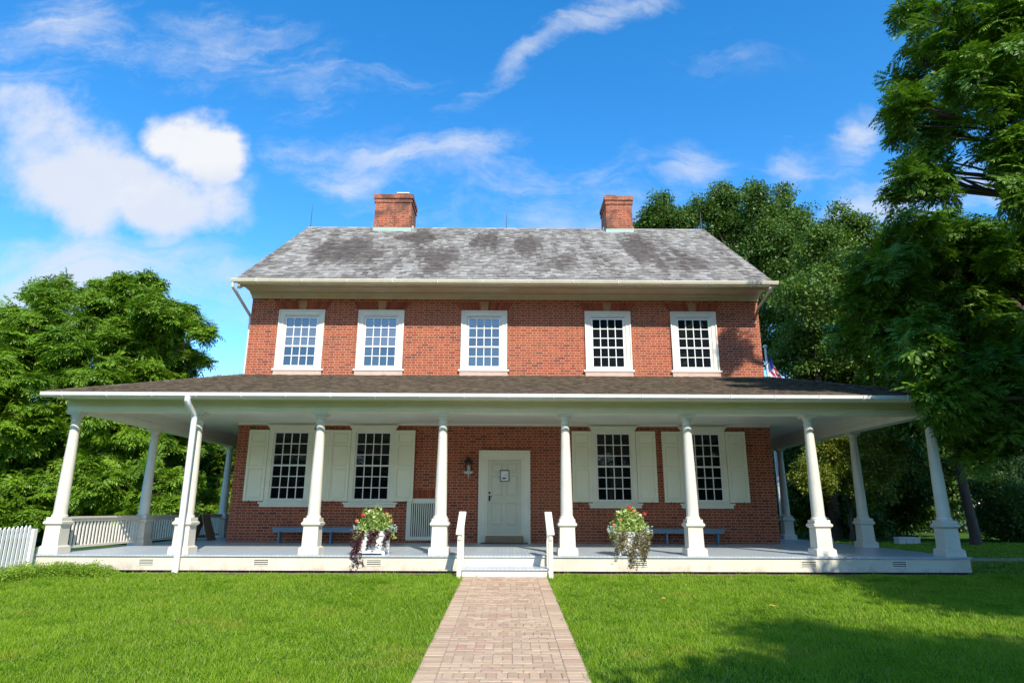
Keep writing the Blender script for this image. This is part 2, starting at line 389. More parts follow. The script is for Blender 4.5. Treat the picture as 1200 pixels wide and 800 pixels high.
M['leaf_forest'] = leaf_mat('leaf_forest', (0.018, 0.045, 0.010), (0.055, 0.105, 0.022))
M['leaf_yellow'] = leaf_mat('leaf_yellow', (0.09, 0.14, 0.015), (0.27, 0.30, 0.03))
M['leaf_planter'] = leaf_mat('leaf_planter', (0.16, 0.28, 0.04), (0.58, 0.66, 0.22))
M['leaf_purple'] = leaf_mat('leaf_purple', (0.045, 0.012, 0.018), (0.14, 0.04, 0.045), 0.2)
M['leaf_brown'] = leaf_mat('leaf_brown', (0.10, 0.075, 0.035), (0.32, 0.27, 0.14), 0.25)
M['leaf_cover'] = leaf_mat('leaf_cover', (0.08, 0.19, 0.012), (0.34, 0.48, 0.035))
M['red'] = material('red_petals', (0.60, 0.02, 0.02), 0.6)
M['orange'] = material('orange_petals', (0.62, 0.20, 0.07), 0.6)
M['pale'] = material('pale_petals', (0.75, 0.68, 0.45), 0.6)
M['flag_blue'] = material('flag_blue', (0.035, 0.05, 0.26), 0.8)
M['flag_red'] = material('flag_red', (0.50, 0.03, 0.05), 0.8)
M['flag_white'] = material('flag_white', (0.78, 0.76, 0.78), 0.8)
M['metal'] = material('pale_metal', (0.6, 0.6, 0.6), 0.35)
def grass_fn(base):
    def fn(t, b):
        p = t.pos()
        n1 = t.noise(p, 0.45, 4, 0.6); n2 = t.noise(p, 1.3, 5)
        c = t.mix(t.ramp(n1, 0.35, 0.68), base[0], base[1])
        c = t.mix(t.math('MULTIPLY', t.ramp(n2, 0.54, 0.70), 0.75), c, base[2])
        n3 = t.noise(p, 0.9, 5, 0.65); c = t.mix(t.ramp(n3, 0.52, 0.68, 0, 0.65), c, base[5])
        n4 = t.noise(p, 5.5, 3); c = t.mix(t.ramp(n4, 0.60, 0.72, 0, 0.6), c, base[5])
        if base[3]:
            r = t.attr('rnd'); c = t.mix(t.math('MULTIPLY', r, 0.8), t.mix(1.0, c, (0.72, 0.78, 0.8), 'MULTIPLY'), base[4])
            c = t.mix(t.ramp(t.math('FRACT', t.math('MULTIPLY', r, 31.7)), 0.955, 0.965, 0.0, 0.8), c, (0.46, 0.42, 0.16))
        t.l.new(c, b.inputs['Base Color'])
    return fn
M['lawn'] = material('lawn', (0.05, 0.1, 0.02), 0.95, grass_fn(((0.035, 0.085, 0.010), (0.060, 0.125, 0.014), (0.12, 0.13, 0.03), False, None, (0.03, 0.07, 0.012))), spec=0.1)
def blade_mat():
    m = bpy.data.materials.new('grass_blade'); m.use_nodes = True
    t = NT(m.node_tree); b = m.node_tree.nodes['Principled BSDF']; out = m.node_tree.nodes['Material Output']
    grass_fn(((0.175, 0.315, 0.008), (0.30, 0.46, 0.012), (0.44, 0.40, 0.05), True, (0.31, 0.47, 0.03), (0.075, 0.185, 0.014)))(t, b)
    b.inputs['Roughness'].default_value = 0.5; b.inputs['Specular IOR Level'].default_value = 0.3
    tl = t.add('ShaderNodeBsdfTranslucent'); c = b.inputs['Base Color'].links[0].from_socket
    t.l.new(t.mix(1.0, c, (1.3, 1.25, 0.5), 'MULTIPLY'), tl.inputs[0])
    mx = t.add('ShaderNodeMixShader'); mx.inputs[0].default_value = 0.4
    t.l.new(b.outputs[0], mx.inputs[1]); t.l.new(tl.outputs[0], mx.inputs[2]); t.l.new(mx.outputs[0], out.inputs[0])
    return m
M['blade'] = blade_mat()
def soil_fn(t, b):
    p = t.pos(); t.l.new(t.mix(t.noise(p, 9, 5), (0.09, 0.055, 0.035), (0.26, 0.17, 0.115)), b.inputs['Base Color']); bump(t, b, t.noise(p, 30, 5), 0.6, 0.02)
M['soil'] = material('soil', (0.15, 0.1, 0.07), 0.95, soil_fn)
def paver_fn(t, b):
    r = t.attr('rnd'); p = t.pos()
    c = t.mix(r, (0.40, 0.262, 0.160), (0.54, 0.385, 0.245))
    r2 = t.math('FRACT', t.math('MULTIPLY', r, 17.3))
    c = t.mix(t.math('GREATER_THAN', r2, 0.94), c, (0.44, 0.255, 0.18))
    c = t.mix(t.ramp(t.noise(p, 0.8, 4), 0.45, 0.75, 0, 0.5), c, (0.52, 0.385, 0.25))
    c = t.mix(t.math('MULTIPLY', t.ramp(t.noise(p, 14, 5, 0.65), 0.45, 0.75), 0.55), c, (0.33, 0.235, 0.165))
    t.l.new(c, b.inputs['Base Color']); bump(t, b, t.noise(p, 45, 5), 0.5, 0.006)
M['paver'] = material('paver', (0.4, 0.27, 0.2), 0.85, paver_fn)
M['sand'] = material('joint_sand', (0.34, 0.26, 0.185), 0.95)

# ------------------------------------------------------------------ setting: ground, path
def gz(x, y):
    return 0.035 * min(0.0, y + 0.25) if y > -40 else 0.035 * (-39.75)
def build_ground():
    xs = np.concatenate([[-400, -120, -60], np.linspace(-30, 30, 61), [60, 120, 400]])
    ys = np.concatenate([[-400, -120, -60, -40], np.linspace(-24, -0.25, 40), np.linspace(0, 40, 41), [60, 120, 400]])
    V = np.array([(x, y, gz(x, y)) for y in ys for x in xs]); nx = len(xs)
    F = np.array([(j * nx + i, j * nx + i + 1, (j + 1) * nx + i + 1, (j + 1) * nx + i) for j in range(len(ys) - 1) for i in range(nx - 1)])
    return tag(mesh_np('ground', V, F, M['lawn']), kind='structure')
build_ground()
# bare soil strip along the porch skirt
mb = MB()
for x0, x1 in ((-7.6, -0.86), (0.86, 9.75)):
    xs = np.linspace(x0, x1, 60)
    for a, b in zip(xs, xs[1:]):
        wa, wb = (0.10 + 0.09 * math.sin(a * 3.1) * math.sin(a * 1.3) for a in (a, b))
        mb.poly([(a, -0.24 - abs(wa), 0.006), (b, -0.24 - abs(wb), 0.006), (b, 0.3, 0.006), (a, 0.3, 0.006)])
tag(mb.build('soil_strip', M['soil']), kind='structure')
# brick path
PW = 0.82
mb = MB(); mb.used = True
def paver(x0, x1, y0, y1):
    g = 0.002 + random.random() * 0.003; mb.val = random.random(); dz = random.uniform(-0.003, 0.003)
    x0 += g; x1 -= g; y0 += g; y1 -= g; e = 0.006
    z = lambda y, h: gz(0, y) + h
    tl = random.uniform(-0.003, 0.003)
    B = [(x0, y0, z(y0, 0.0)), (x1, y0, z(y0, 0.0)), (x1, y1, z(y1, 0.0)), (x0, y1, z(y1, 0.0))]
    Mi = [(x, y, z(y, 0.026 + dz)) for x, y in ((x0, y0), (x1, y0), (x1, y1), (x0, y1))]
    T = [(x0 + e, y0 + e, z(y0, 0.032 + dz + tl)), (x1 - e, y0 + e, z(y0, 0.032 + dz)), (x1 - e, y1 - e, z(y1, 0.032 + dz)), (x0 + e, y1 - e, z(y1, 0.032 + dz - tl))]
    b = mb.pts(B + Mi + T)
    for k in range(4):
        n = (k + 1) % 4
        mb.face((b + k, b + n, b + 4 + n, b + 4 + k)); mb.face((b + 4 + k, b + 4 + n, b + 8 + n, b + 8 + k))
    mb.face((b + 8, b + 9, b + 10, b + 11))
y = -0.74
while y > -20:
    for s in (-1, 1): paver(min(s * PW, s * (PW - 0.205)), max(s * PW, s * (PW - 0.205)), y - 0.1025, y)
    y -= 0.1025
y = -0.74; j = 0; inner = PW - 0.205
while y > -20:                            # mixed courses: stretchers, headers and paired bricks
    kind = (0, 1, 0, 2, 0, 1, 1, 0, 2)[j % 9]
    if kind == 2: wds, dep_ = 0.1025, 0.205
    else: wds, dep_ = 0.205, 0.1025
    x = -inner - (wds * 0.5 if (j % 2) else 0)
    while x < inner - 0.01:
        a, b = max(x, -inner), min(x + wds, inner)
        if b - a > 0.03: paver(a, b, y - dep_, y)
        x += wds
    y -= dep_; j += 1
tag(mb.build('path', M['paver']), kind='structure')
mb = MB(); mb.poly([(-PW - 0.006, -20, gz(0, -20) + 0.024), (PW + 0.006, -20, gz(0, -20) + 0.024), (PW + 0.006, -0.72, gz(0, -0.72) + 0.024), (-PW - 0.006, -0.72, gz(0, -0.72) + 0.024)])
tag(mb.build('path_bed', M['sand']), kind='structure')
# pale path leaving the right end of the porch
mb = MB()
mb.box(9.9, 40, 3.7, 4.6, -0.05, 0.03)
tag(mb.build('side_path', M['paver']), kind='structure')

# ------------------------------------------------------------------ the brick house
P = 5.07; XL, XR = -7.954, 7.842; YB = 15.1; ZW = 7.70
house = thing('brick_house', 'two storey red brick house with grey slate roof, two chimneys and white windows', 'house', (0, 10, 0))
HO = (0, 10, 0)
mb = MB()
UPW = [(-6.355, True), (-3.897, True), (-0.709, False), (3.116, False), (5.774, False)]
LOW = (-6.345, -3.922, 3.16, 5.815)
holes = [(c - 0.68, c + 0.68, 5.40, 7.20) for c, _ in UPW] + [(c - 0.63, c + 0.63, 1.48, 3.57) for c in LOW] + [(-0.76, 0.655, 0.2, 2.90), (-2.80, -1.98, 0.46, 1.55)]
gx = sorted({XL, XR, *[h[0] for h in holes], *[h[1] for h in holes]}); gzs = sorted({-0.3, ZW, *[h[2] for h in holes], *[h[3] for h in holes]})
for a, b in zip(gx, gx[1:]):
    for c, d in zip(gzs, gzs[1:]):
        xm, zm = (a + b) / 2, (c + d) / 2
        if not any(h[0] < xm < h[1] and h[2] < zm < h[3] for h in holes): mb.poly([(a, P, c), (b, P, c), (b, P, d), (a, P, d)])
mb.poly([(XR, P, -0.3), (XR, YB, -0.3), (XR, YB, ZW), (XR, 10.08, 12.05), (XR, P, ZW)])
mb.poly([(XL, YB, -0.3), (XL, P, -0.3), (XL, P, ZW), (XL, 10.08, 12.05), (XL, YB, ZW)])
mb.poly([(XR, YB, -0.3), (XL, YB, -0.3), (XL, YB, ZW), (XR, YB, ZW)])
mb.build('wall', M['brick'], house, off=HO)
# roof: slates laid one by one
RX0, RX1 = -8.13, 8.0; EY, EZ = 4.02, 7.86; RY, RZ = 10.08, 12.33
def slates(mb, BL, BR, TR, TL, expo, width, thick, jit=0.006, step=0.0):
    BL, BR, TR, TL = map(Vector, (BL, BR, TR, TL))
    up = ((TL + TR) / 2 - (BL + BR) / 2); ln = up.length
    nrm = (BR - BL).cross(up).normalized()
    rows = max(1, int(round(ln / expo))); ex = 1.0 / rows
    for i in range(rows):
        v0, v1 = i * ex, min(1.0, (i + 1.25) * ex)
        A0, A1 = BL.lerp(TL, v0), BR.lerp(TR, v0); B0, B1 = BL.lerp(TL, v1), BR.lerp(TR, v1)
        L = (A1 - A0).length
        if L < 0.05: continue
        ax = (A1 - A0) / L
        x = -random.random() * width
        sag = random.uniform(-0.003, 0.003)
        while x < L:
            w = width * random.uniform(0.75, 1.25); a, b = max(0, x), min(L, x + w - 0.004)
            x += w
            if b - a < 0.01: continue
            dn = up.normalized() * (random.uniform(-jit, jit) + sag)
            th = thick * random.uniform(0.7, 1.35)
            p0, p1 = A0 + ax * a + dn, A0 + ax * b + dn
            c0, c1 = (B0 - A0).dot(ax), L - (A1 - B1).dot(ax)
            q0, q1 = B0 + ax * (min(max(a, c0), c1) - c0), B0 + ax * (min(max(b, c0), c1) - c0)
            mb.val = random.random()
            k = mb.pts([p0 + nrm * (th + 0.004), p1 + nrm * (th + 0.004), q1 + nrm * 0.004, q0 + nrm * 0.004, p0 - nrm * 0.002, p1 - nrm * 0.002])
            mb.face((k, k + 1, k + 2, k + 3)); mb.face((k + 4, k + 5, k + 1, k)); mb.face((k + 4, k, k + 3)); mb.face((k + 5, k + 2, k + 1))
mb = MB(); mb.used = True
slates(mb, (RX0, EY, EZ), (RX1, EY, EZ), (RX1, RY, RZ), (RX0, RY, RZ), 0.185, 0.19, 0.026, 0.012)
slates(mb, (RX1, 2 * RY - EY, EZ), (RX0, 2 * RY - EY, EZ), (RX0, RY, RZ), (RX1, RY, RZ), 0.185, 0.19, 0.026, 0.012)
mb.val = 0.6
# deck boards beneath, gable closing and ridge cap
mb.prism([(RX0 + 0.02, EY + 0.02, EZ - 0.03), (RX0 + 0.02, RY, RZ - 0.03), (RX0 + 0.02, 2 * RY - EY - 0.02, EZ - 0.03), (RX0 + 0.02, RY, RZ - 0.14)], (RX1 - RX0 - 0.04, 0, 0))
for k in range(40):
    x = RX0 + (RX1 - RX0) * k / 40; mb.val = random.random()
    mb.hexa([(x, RY - 0.14, RZ - 0.085), (x + 0.40, RY - 0.14, RZ - 0.085), (x + 0.40, RY + 0.14, RZ - 0.085), (x, RY + 0.14, RZ - 0.085),
             (x, RY - 0.012, RZ + 0.03), (x + 0.40, RY - 0.012, RZ + 0.03), (x + 0.40, RY + 0.012, RZ + 0.03), (x, RY + 0.012, RZ + 0.03)])
roof = mb.build('roof', M['slate'], house, off=HO)
# cornice: boxed soffit, crown and gutter
mb = MB()
prof = [(P - 0.003, 7.63), (P - 0.035, 7.63), (P - 0.035, 7.675), (P - 0.075, 7.675), (P - 0.085, 7.70), (P - 0.20, 7.745), (P - 0.23, 7.745), (P - 0.23, 7.775), (P - 0.27, 7.785), (EY + 0.34, 7.785), (EY + 0.34, 7.755), (EY + 0.30, 7.755), (EY + 0.30, 7.785), (EY + 0.20, 7.785), (EY + 0.16, 7.74), (EY + 0.04, 7.74), (EY + 0.04, 7.845), (P - 0.003, 8.55)]
mb.prism([(XL - 0.02, y, z) for y, z in prof], (XR - XL + 0.04, 0, 0))
prof2 = [(2 * RY - y, z) for y, z in prof]
mb.prism([(XL - 0.02, y, z) for y, z in prof2], (XR - XL + 0.04, 0, 0))
for x, s in ((XL, -1), (XR, 1)):                # rake boards on the gables
    for a in (0, 1):
        y0 = EY + 0.1 if a == 0 else 2 * RY - EY - 0.1
        mb.prism([(x + s * 0.004, y0, EZ - 0.02), (x + s * 0.004, RY, RZ - 0.16), (x + s * 0.004, RY, RZ - 0.40), (x + s * 0.004, y0, EZ - 0.24)], (s * 0.10, 0, 0))
mb.build('cornice', M['cornice'], house, off=HO)
mb = MB()
g = [(EY + 0.035, 7.78), (EY - 0.03, 7.755), (EY - 0.10, 7.78), (EY - 0.13, 7.85), (EY - 0.13, 7.875), (EY - 0.115, 7.875), (EY - 0.10, 7.80), (EY + 0.01, 7.80)]
mb.prism([(RX0 - 0.05, y, z) for y, z in g], (RX1 - RX0 + 0.12, 0, 0))
gut = mb.build('gutter', M['cornice'], house, off=HO)
for k in range(12):
    x = RX0 + 0.7 + k * 1.34
    b = MB(); b.tube([(x, EY - 0.135, 7.86), (x, EY - 0.125, 7.78), (x, EY - 0.03, 7.745), (x, EY + 0.06, 7.77)], 0.012, 6)
    b.build('gutter_bracket', M['gutter'], gut, off=HO)
mb = MB()
mb.tube([(RX0 - 0.01, EY - 0.05, 7.78), (RX0 - 0.02, EY - 0.02, 7.66), (XL - 0.07, P + 0.12, 7.10), (XL - 0.07, P + 0.16, 7.0), (XL - 0.07, P + 0.16, 4.9)], 0.045, 10)
mb.build('downspout', M['gutter'], house, off=HO, smooth=True)
mb = MB(); mb.tube([(XR + 0.07, P + 0.3, 7.3), (XR + 0.07, P + 0.3, 4.9)], 0.045, 10); mb.tube([(XR + 0.07, P + 0.3, 7.3), (XR + 0.07, P + 0.25, 7.42), (RX1 - 0.05, EY, 7.76)], 0.045, 10)
mb.build('downspout', M['gutter'], house, off=HO, smooth=True)
# chimneys
def chimney(x0, x1, y0, y1, zt, capx, capmat, lab):
    m = MB(); zb = 11.4
    m.box(x0, x1, y0, y1, zb, zt - 0.34)
    m.box(x0 - 0.035, x1 + 0.035, y0 - 0.035, y1 + 0.035, zt - 0.34, zt - 0.255)
    m.box(x0 - 0.012, x1 + 0.012, y0 - 0.012, y1 + 0.012, zt - 0.255, zt - 0.17)
    m.box(x0 - 0.055, x1 + 0.055, y0 - 0.055, y1 + 0.055, zt - 0.17, zt)
    c = m.build('chimney', M['chimney_brick'], house, off=HO)
    c['label'] = lab
    m = MB(); cx0, cx1 = capx; ym = (y0 + y1) / 2
    for a in (cx0 + 0.03, cx1 - 0.07): m.box(a, a + 0.04, ym - 0.3, ym + 0.3, zt + 0.001, zt + 0.20)
    m.box(cx0 + 0.07, cx1 - 0.07, ym - 0.28, ym + 0.28, zt + 0.001, zt + 0.17)
    m.m = 1; m.box(cx0, cx1, ym - 0.36, ym + 0.36, zt + 0.20, zt + 0.25)
    m.build('chimney_cap', [M['black_metal'], capmat], c, off=HO)
    m = MB()
    m.box(x0 - 0.03, x1 + 0.03, y0 - 0.02, y1 + 0.02, 11.3, 12.14); m.box(x0 - 0.10, x1 + 0.08, RY - 0.2, RY + 0.2, 12.1, RZ + 0.02)
    m.build('flashing', M['copper'], c, off=HO)
chimney(-5.36, -3.89, 9.62, 10.85, 13.58, (-4.55, -4.05), M['metal'], 'wide brick chimney with dark soot streaks and a pale cap')
chimney(3.95, 5.0, 9.62, 10.95, 13.56, (4.02, 4.42), M['black_metal'], 'narrower brick chimney with a black cap')
for x, h in ((-8.03, 1.05), (-0.06, 0.75), (7.9, 0.8)):
    m = MB(); m.tube([(x, RY, RZ), (x, RY, RZ + h * 0.6), (x, RY, RZ + h)], [0.016, 0.013, 0.004], 6)
    m.build('lightning_rod', M['dark_rod'], roof, off=HO)

# windows ------------------------------------------------------------
def muntins(m, w, h, cols, rows, y, meet):
    """sash: outer stiles, bars, heavier meeting rail; local x centred, z from 0"""
    s = 0.045
    m.box(-w / 2, -w / 2 + s, y, y + 0.04, 0, h); m.box(w / 2 - s, w / 2, y, y + 0.04, 0, h)
    m.box(-w / 2 + s, w / 2 - s, y, y + 0.04, 0, 0.06); m.box(-w / 2 + s, w / 2 - s, y, y + 0.04, h - 0.045, h)
    iw = w - 2 * s; ih = h - 0.105
    for c in range(1, cols):
        x = -w / 2 + s + iw * c / cols; m.box(x - 0.0125, x + 0.0125, y + 0.006, y + 0.036, 0.06, h - 0.045)
    for r in range(1, rows):
        z = 0.06 + ih * r / rows; k = 0.0125 if r != meet else 0.024
        yy = y + (0.003 if r != meet else -0.012)
        m.box(-w / 2 + s, w / 2 - s, yy, yy + 0.032, z - k, z + k)
def panes(w, h, cols, rows, meet, y, mats, dark_rows):
    m = MB(); s = 0.045; iw = w - 2 * s; ih = h - 0.105
    for r in range(rows):
        for c in range(cols):
            x0 = -w / 2 + s + iw * c / cols; z0 = 0.06 + ih * r / rows
            tx, tz = random.uniform(-0.0022, 0.0022), random.uniform(-0.0022, 0.0022)
            m.m = 1 if r >= dark_rows else 0
            m.poly([(x0, y + tx + tz, z0), (x0 + iw / cols, y - tx + tz, z0), (x0 + iw / cols, y - tx - tz, z0 + ih / rows), (x0, y + tx - tz, z0 + ih / rows)])
    return m
def upper_window(cx, shade):
    z0, z1, hw = 5.39, 7.247, 0.70
    m = MB()
    m.box(-hw, -hw + 0.15, -0.045, 0.05, 0, z1 - z0 - 0.15); m.box(hw - 0.15, hw, -0.045, 0.05, 0, z1 - z0 - 0.15)
    m.box(-hw, hw, -0.045, 0.05, z1 - z0 - 0.15, z1 - z0)
    e = 0.03                                                   # raised back-band round the casing
    m.box(-hw - 0.012, -hw + e, -0.075, -0.047, 0, z1 - z0 + 0.012); m.box(hw - e, hw + 0.012, -0.075, -0.047, 0, z1 - z0 + 0.012)
    m.box(-hw + e, hw - e, -0.075, -0.047, z1 - z0 - e, z1 - z0 + 0.012)
    m.box(-hw + 0.15, -hw + 0.185, -0.02, 0.05, 0.03, z1 - z0 - 0.15); m.box(hw - 0.185, hw - 0.15, -0.02, 0.05, 0.03, z1 - z0 - 0.15)
    m.box(-hw + 0.185, hw - 0.185, -0.02, 0.05, z1 - z0 - 0.185, z1 - z0 - 0.15)
    f = m.build('window', M['white'], house, loc=(cx - HO[0], P - HO[1], z0), bevel=0.004)
    m = MB(); m.box(-hw - 0.075, hw + 0.075, -0.085, 0.05, -0.06, 0.0); m.box(-hw + 0.1, hw - 0.1, -0.06, 0.05, 0.001, 0.04)
    m.build('sill', M['white'], f, bevel=0.006)
    m = MB(); m.box(-hw - 0.03, hw + 0.03, -0.062, 0.05, -0.23, -0.062); m.build('sill_course', M['sillstone'], f)
    w, h = 1.02, 1.60
    m = MB(); muntins(m, w, h, 4, 5, -0.008, 2)
    m.build('sash', M['sash'], f, loc=(0, 0, 0.055))
    panes(w, h, 4, 5, 2, 0.02, None, 2 if shade else 9).build('pane', [M['glass_storm'], M['glass_shade']], f, loc=(0, 0, 0.055))
    # flat brick arch with keystone
    n = 11; za, zb = z1 + 0.02, z1 + 0.30
    for side in (-1, 1):
        m = MB(); m.used = True
        for k in range(n):
            t0, t1 = 0.10 + (hw - 0.06) * k / n, 0.10 + (hw - 0.06) * (k + 0.86) / n
            fl = lambda t: t * 1.30 if t > 0.1 else 0.14
            m.val = random.random()
            P_ = [(side * t0, -0.012, za - z0), (side * t1, -0.012, za - z0), (side * (t1 * 1.22 + 0.012), -0.012, zb - z0), (side * (t0 * 1.22 + 0.012), -0.012, zb - z0)]
            if side < 0: P_ = P_[::-1]
            m.prism(P_, (0, 0.06, 0))
        m.build('brick_arch', M['arch'], f)
    m = MB(); m.prism([(-0.105, -0.03, za - z0), (0.105, -0.03, za - z0), (0.14, -0.03, zb - z0 + 0.02), (-0.14, -0.03, zb - z0 + 0.02)], (0, 0.08, 0))
    m.build('keystone', M['keystone'], f, bevel=0.008)
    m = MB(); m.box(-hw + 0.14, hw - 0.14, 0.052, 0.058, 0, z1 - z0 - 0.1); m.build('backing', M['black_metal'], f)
    return f
for cx, sh in UPW: upper_window(cx, sh)

def shutter_mesh(w=0.575, h=2.04):
    m = MB(); st = 0.075; rails = [0, 0.085, 0.93, 1.02, 1.60, 1.68, 1.95, h]
    m.box(0, st, -0.035, 0, 0, h); m.box(w - st, w, -0.035, 0, 0, h)
    for a, b in ((0, 0.09), (0.92, 1.01), (1.60, 1.685), (1.955, h)): m.box(st, w - st, -0.035, 0, a, b)
    for a, b in ((0.09, 0.92), (1.01, 1.60), (1.685, 1.955)):
        m.box(st, w - st, -0.014, 0, a, b)
        i = 0.035
        m.hexa([(st + 0.012, -0.0145, a + 0.012), (w - st - 0.012, -0.0145, a + 0.012), (w - st - 0.012, -0.0145, b - 0.012), (st + 0.012, -0.0145, b - 0.012),
                (st + i, -0.028, a + i), (w - st - i, -0.028, a + i), (w - st - i, -0.028, b - i), (st + i, -0.028, b - i)])
    return m
def lower_window(cx):
    z0, z1 = 1.47, 3.60; hw = 0.655
    m = MB()
    m.box(-hw, -hw + 0.135, -0.05, 0.05, 0, z1 - z0 - 0.12); m.box(hw - 0.135, hw, -0.05, 0.05, 0, z1 - z0 - 0.12)
    m.box(-hw, hw, -0.05, 0.05, z1 - z0 - 0.12, z1 - z0)
    m.box(-hw - 0.03, hw + 0.03, -0.075, 0.05, z1 - z0, z1 - z0 + 0.045); m.box(-hw - 0.06, hw + 0.06, -0.10, 0.05, z1 - z0 + 0.045, z1 - z0 + 0.08)
    m.box(-hw + 0.135, -hw + 0.165, -0.02, 0.05, 0.03, z1 - z0 - 0.12); m.box(hw - 0.165, hw - 0.135, -0.02, 0.05, 0.03, z1 - z0 - 0.12)
    f = m.build('window', M['trim'], house, loc=(cx, P - HO[1], z0), bevel=0.004)
    m = MB(); m.box(-hw - 0.13, hw + 0.13, -0.13, 0.05, -0.05, 0.0); m.box(-hw - 0.09, hw + 0.09, -0.09, 0.05, -0.14, -0.051); m.box(-hw + 0.08, hw - 0.08, -0.06, 0.05, 0.001, 0.04)
    m.build('sill', M['trim'], f, bevel=0.006)
    w, h = 1.04, 1.985
    m = MB(); muntins(m, w, h, 4, 6, -0.005, 3); m.build('sash', M['sash'], f, loc=(0, 0, 0.04))
    panes(w, h, 4, 6, 3, 0.022, None, 99).build('pane', M['glass'], f, loc=(0, 0, 0.04))
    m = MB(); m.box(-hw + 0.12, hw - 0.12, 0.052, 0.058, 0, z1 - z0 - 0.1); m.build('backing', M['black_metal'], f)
    sm = shutter_mesh()
    for x in (-hw - 0.005 - 0.575, hw + 0.005):
        s = sm.build('shutter', M['shutter'], f, loc=(x, -0.055, 0.025), bevel=0.003)
        s.rotation_euler = (0, 0, R_(2.0 if x < 0 else -2.0))
        if x < 0: pass
    for x in (-hw - 0.40, hw + 0.40):
        b = MB(); b.tube([(x - 0.03, -0.10, -0.03), (x, -0.12, -0.01), (x + 0.01, -0.11, 0.05)], 0.009, 6); b.box(x - 0.01, x + 0.01, -0.11, 0.0, -0.03, -0.012)
        b.build('shutter_dog', M['black_metal'], f)
for cx in LOW: lower_window(cx)

# door ---------------------------------------------------------------
DX = -0.045
fr = MB(); x0, x1 = -0.785, 0.68; zt = 2.945
fr.box(x0, x0 + 0.17, P - 0.06, P + 0.05, 0.36, zt - 0.17); fr.box(x1 - 0.17, x1, P - 0.06, P + 0.05, 0.36, zt - 0.17); fr.box(x0, x1, P - 0.06, P + 0.05, zt - 0.17, zt)
for a, b in ((x0 - 0.02, x0 + 0.04), (x1 - 0.04, x1 + 0.02)): fr.box(a, b, P - 0.095, P - 0.062, 0.36, zt + 0.02)
fr.box(x0 + 0.04, x1 - 0.04, P - 0.095, P - 0.062, zt - 0.04, zt + 0.02)
fr.box(x0 + 0.17, x0 + 0.245, P - 0.035, P + 0.05, 0.36, zt - 0.17); fr.box(x1 - 0.245, x1 - 0.17, P - 0.035, P + 0.05, 0.36, zt - 0.17); fr.box(x0 + 0.245, x1 - 0.245, P - 0.035, P + 0.05, zt - 0.245, zt - 0.17)
fr.box(x0 + 0.245, x1 - 0.245, P - 0.04, P + 0.05, 0.36, 0.61)
fr.build('door_frame', M['trim'], house, off=HO, bevel=0.005)
d = MB(); a, b = x0 + 0.246, x1 - 0.246; zb, zc = 0.615, zt - 0.247; st = 0.11; mid = (a + b) / 2
y0 = P - 0.012
d.box(a, a + st, y0, P + 0.04, zb, zc); d.box(b - st, b, y0, P + 0.04, zb, zc); d.box(mid - 0.05, mid + 0.05, y0, P + 0.04, zb + 0.22, zc - 0.1)
rails = [(zb, zb + 0.22), (zb + 0.86, zb + 1.05), (zb + 1.63, zb + 1.72), (zc - 0.1, zc)]
for r0, r1 in rails:
    d.box(a + st, mid - 0.05, y0 + 0.0005, P + 0.04, r0, r1); d.box(mid + 0.05, b - st, y0 + 0.0005, P + 0.04, r0, r1)
d.box(mid - 0.05, mid + 0.05, y0 + 0.0005, P + 0.04, zb, zb + 0.22); d.box(mid - 0.05, mid + 0.05, y0 + 0.0005, P + 0.04, zc - 0.1, zc)
for (r0, r1) in ((zb + 0.22, zb + 0.86), (zb + 1.05, zb + 1.63), (zb + 1.72, zc - 0.1)):
    for p0, p1 in ((a + st, mid - 0.05), (mid + 0.05, b - st)):
        d.box(p0, p1, y0 + 0.016, P + 0.03, r0, r1)
        i = 0.05
        d.hexa([(p0 + 0.015, y0 + 0.0155, r0 + 0.015), (p1 - 0.015, y0 + 0.0155, r0 + 0.015), (p1 - 0.015, y0 + 0.0155, r1 - 0.015), (p0 + 0.015, y0 + 0.0155, r1 - 0.015),
                (p0 + i, y0 + 0.003, r0 + i), (p1 - i, y0 + 0.003, r0 + i), (p1 - i, y0 + 0.003, r1 - i), (p0 + i, y0 + 0.003, r1 - i)])
door = d.build('door', M['door'], house, off=HO, bevel=0.003)
h = MB(); hx = a + 0.055
h.box(hx - 0.022, hx + 0.022, y0 - 0.012, y0, 1.52, 1.67); h.tube([(hx, y0 - 0.01, 1.62), (hx, y0 - 0.05, 1.63), (hx, y0 - 0.06, 1.58), (hx, y0 - 0.05, 1.53), (hx, y0 - 0.01, 1.53)], 0.010, 8)
h.tube([(hx, y0 - 0.03, 1.645), (hx + 0.075, y0 - 0.04, 1.64)], 0.011, 8)
h.build('handle', M['black_metal'], door, off=HO)
h = MB(); h.lathe([(0.03, 0), (0.032, 0.006), (0.02, 0.016)], 14); ob = h.build('lock', M['black_metal'], door, loc=(hx, y0 - HO[1], 1.75)); ob.rotation_euler = (R_(90), 0, 0)

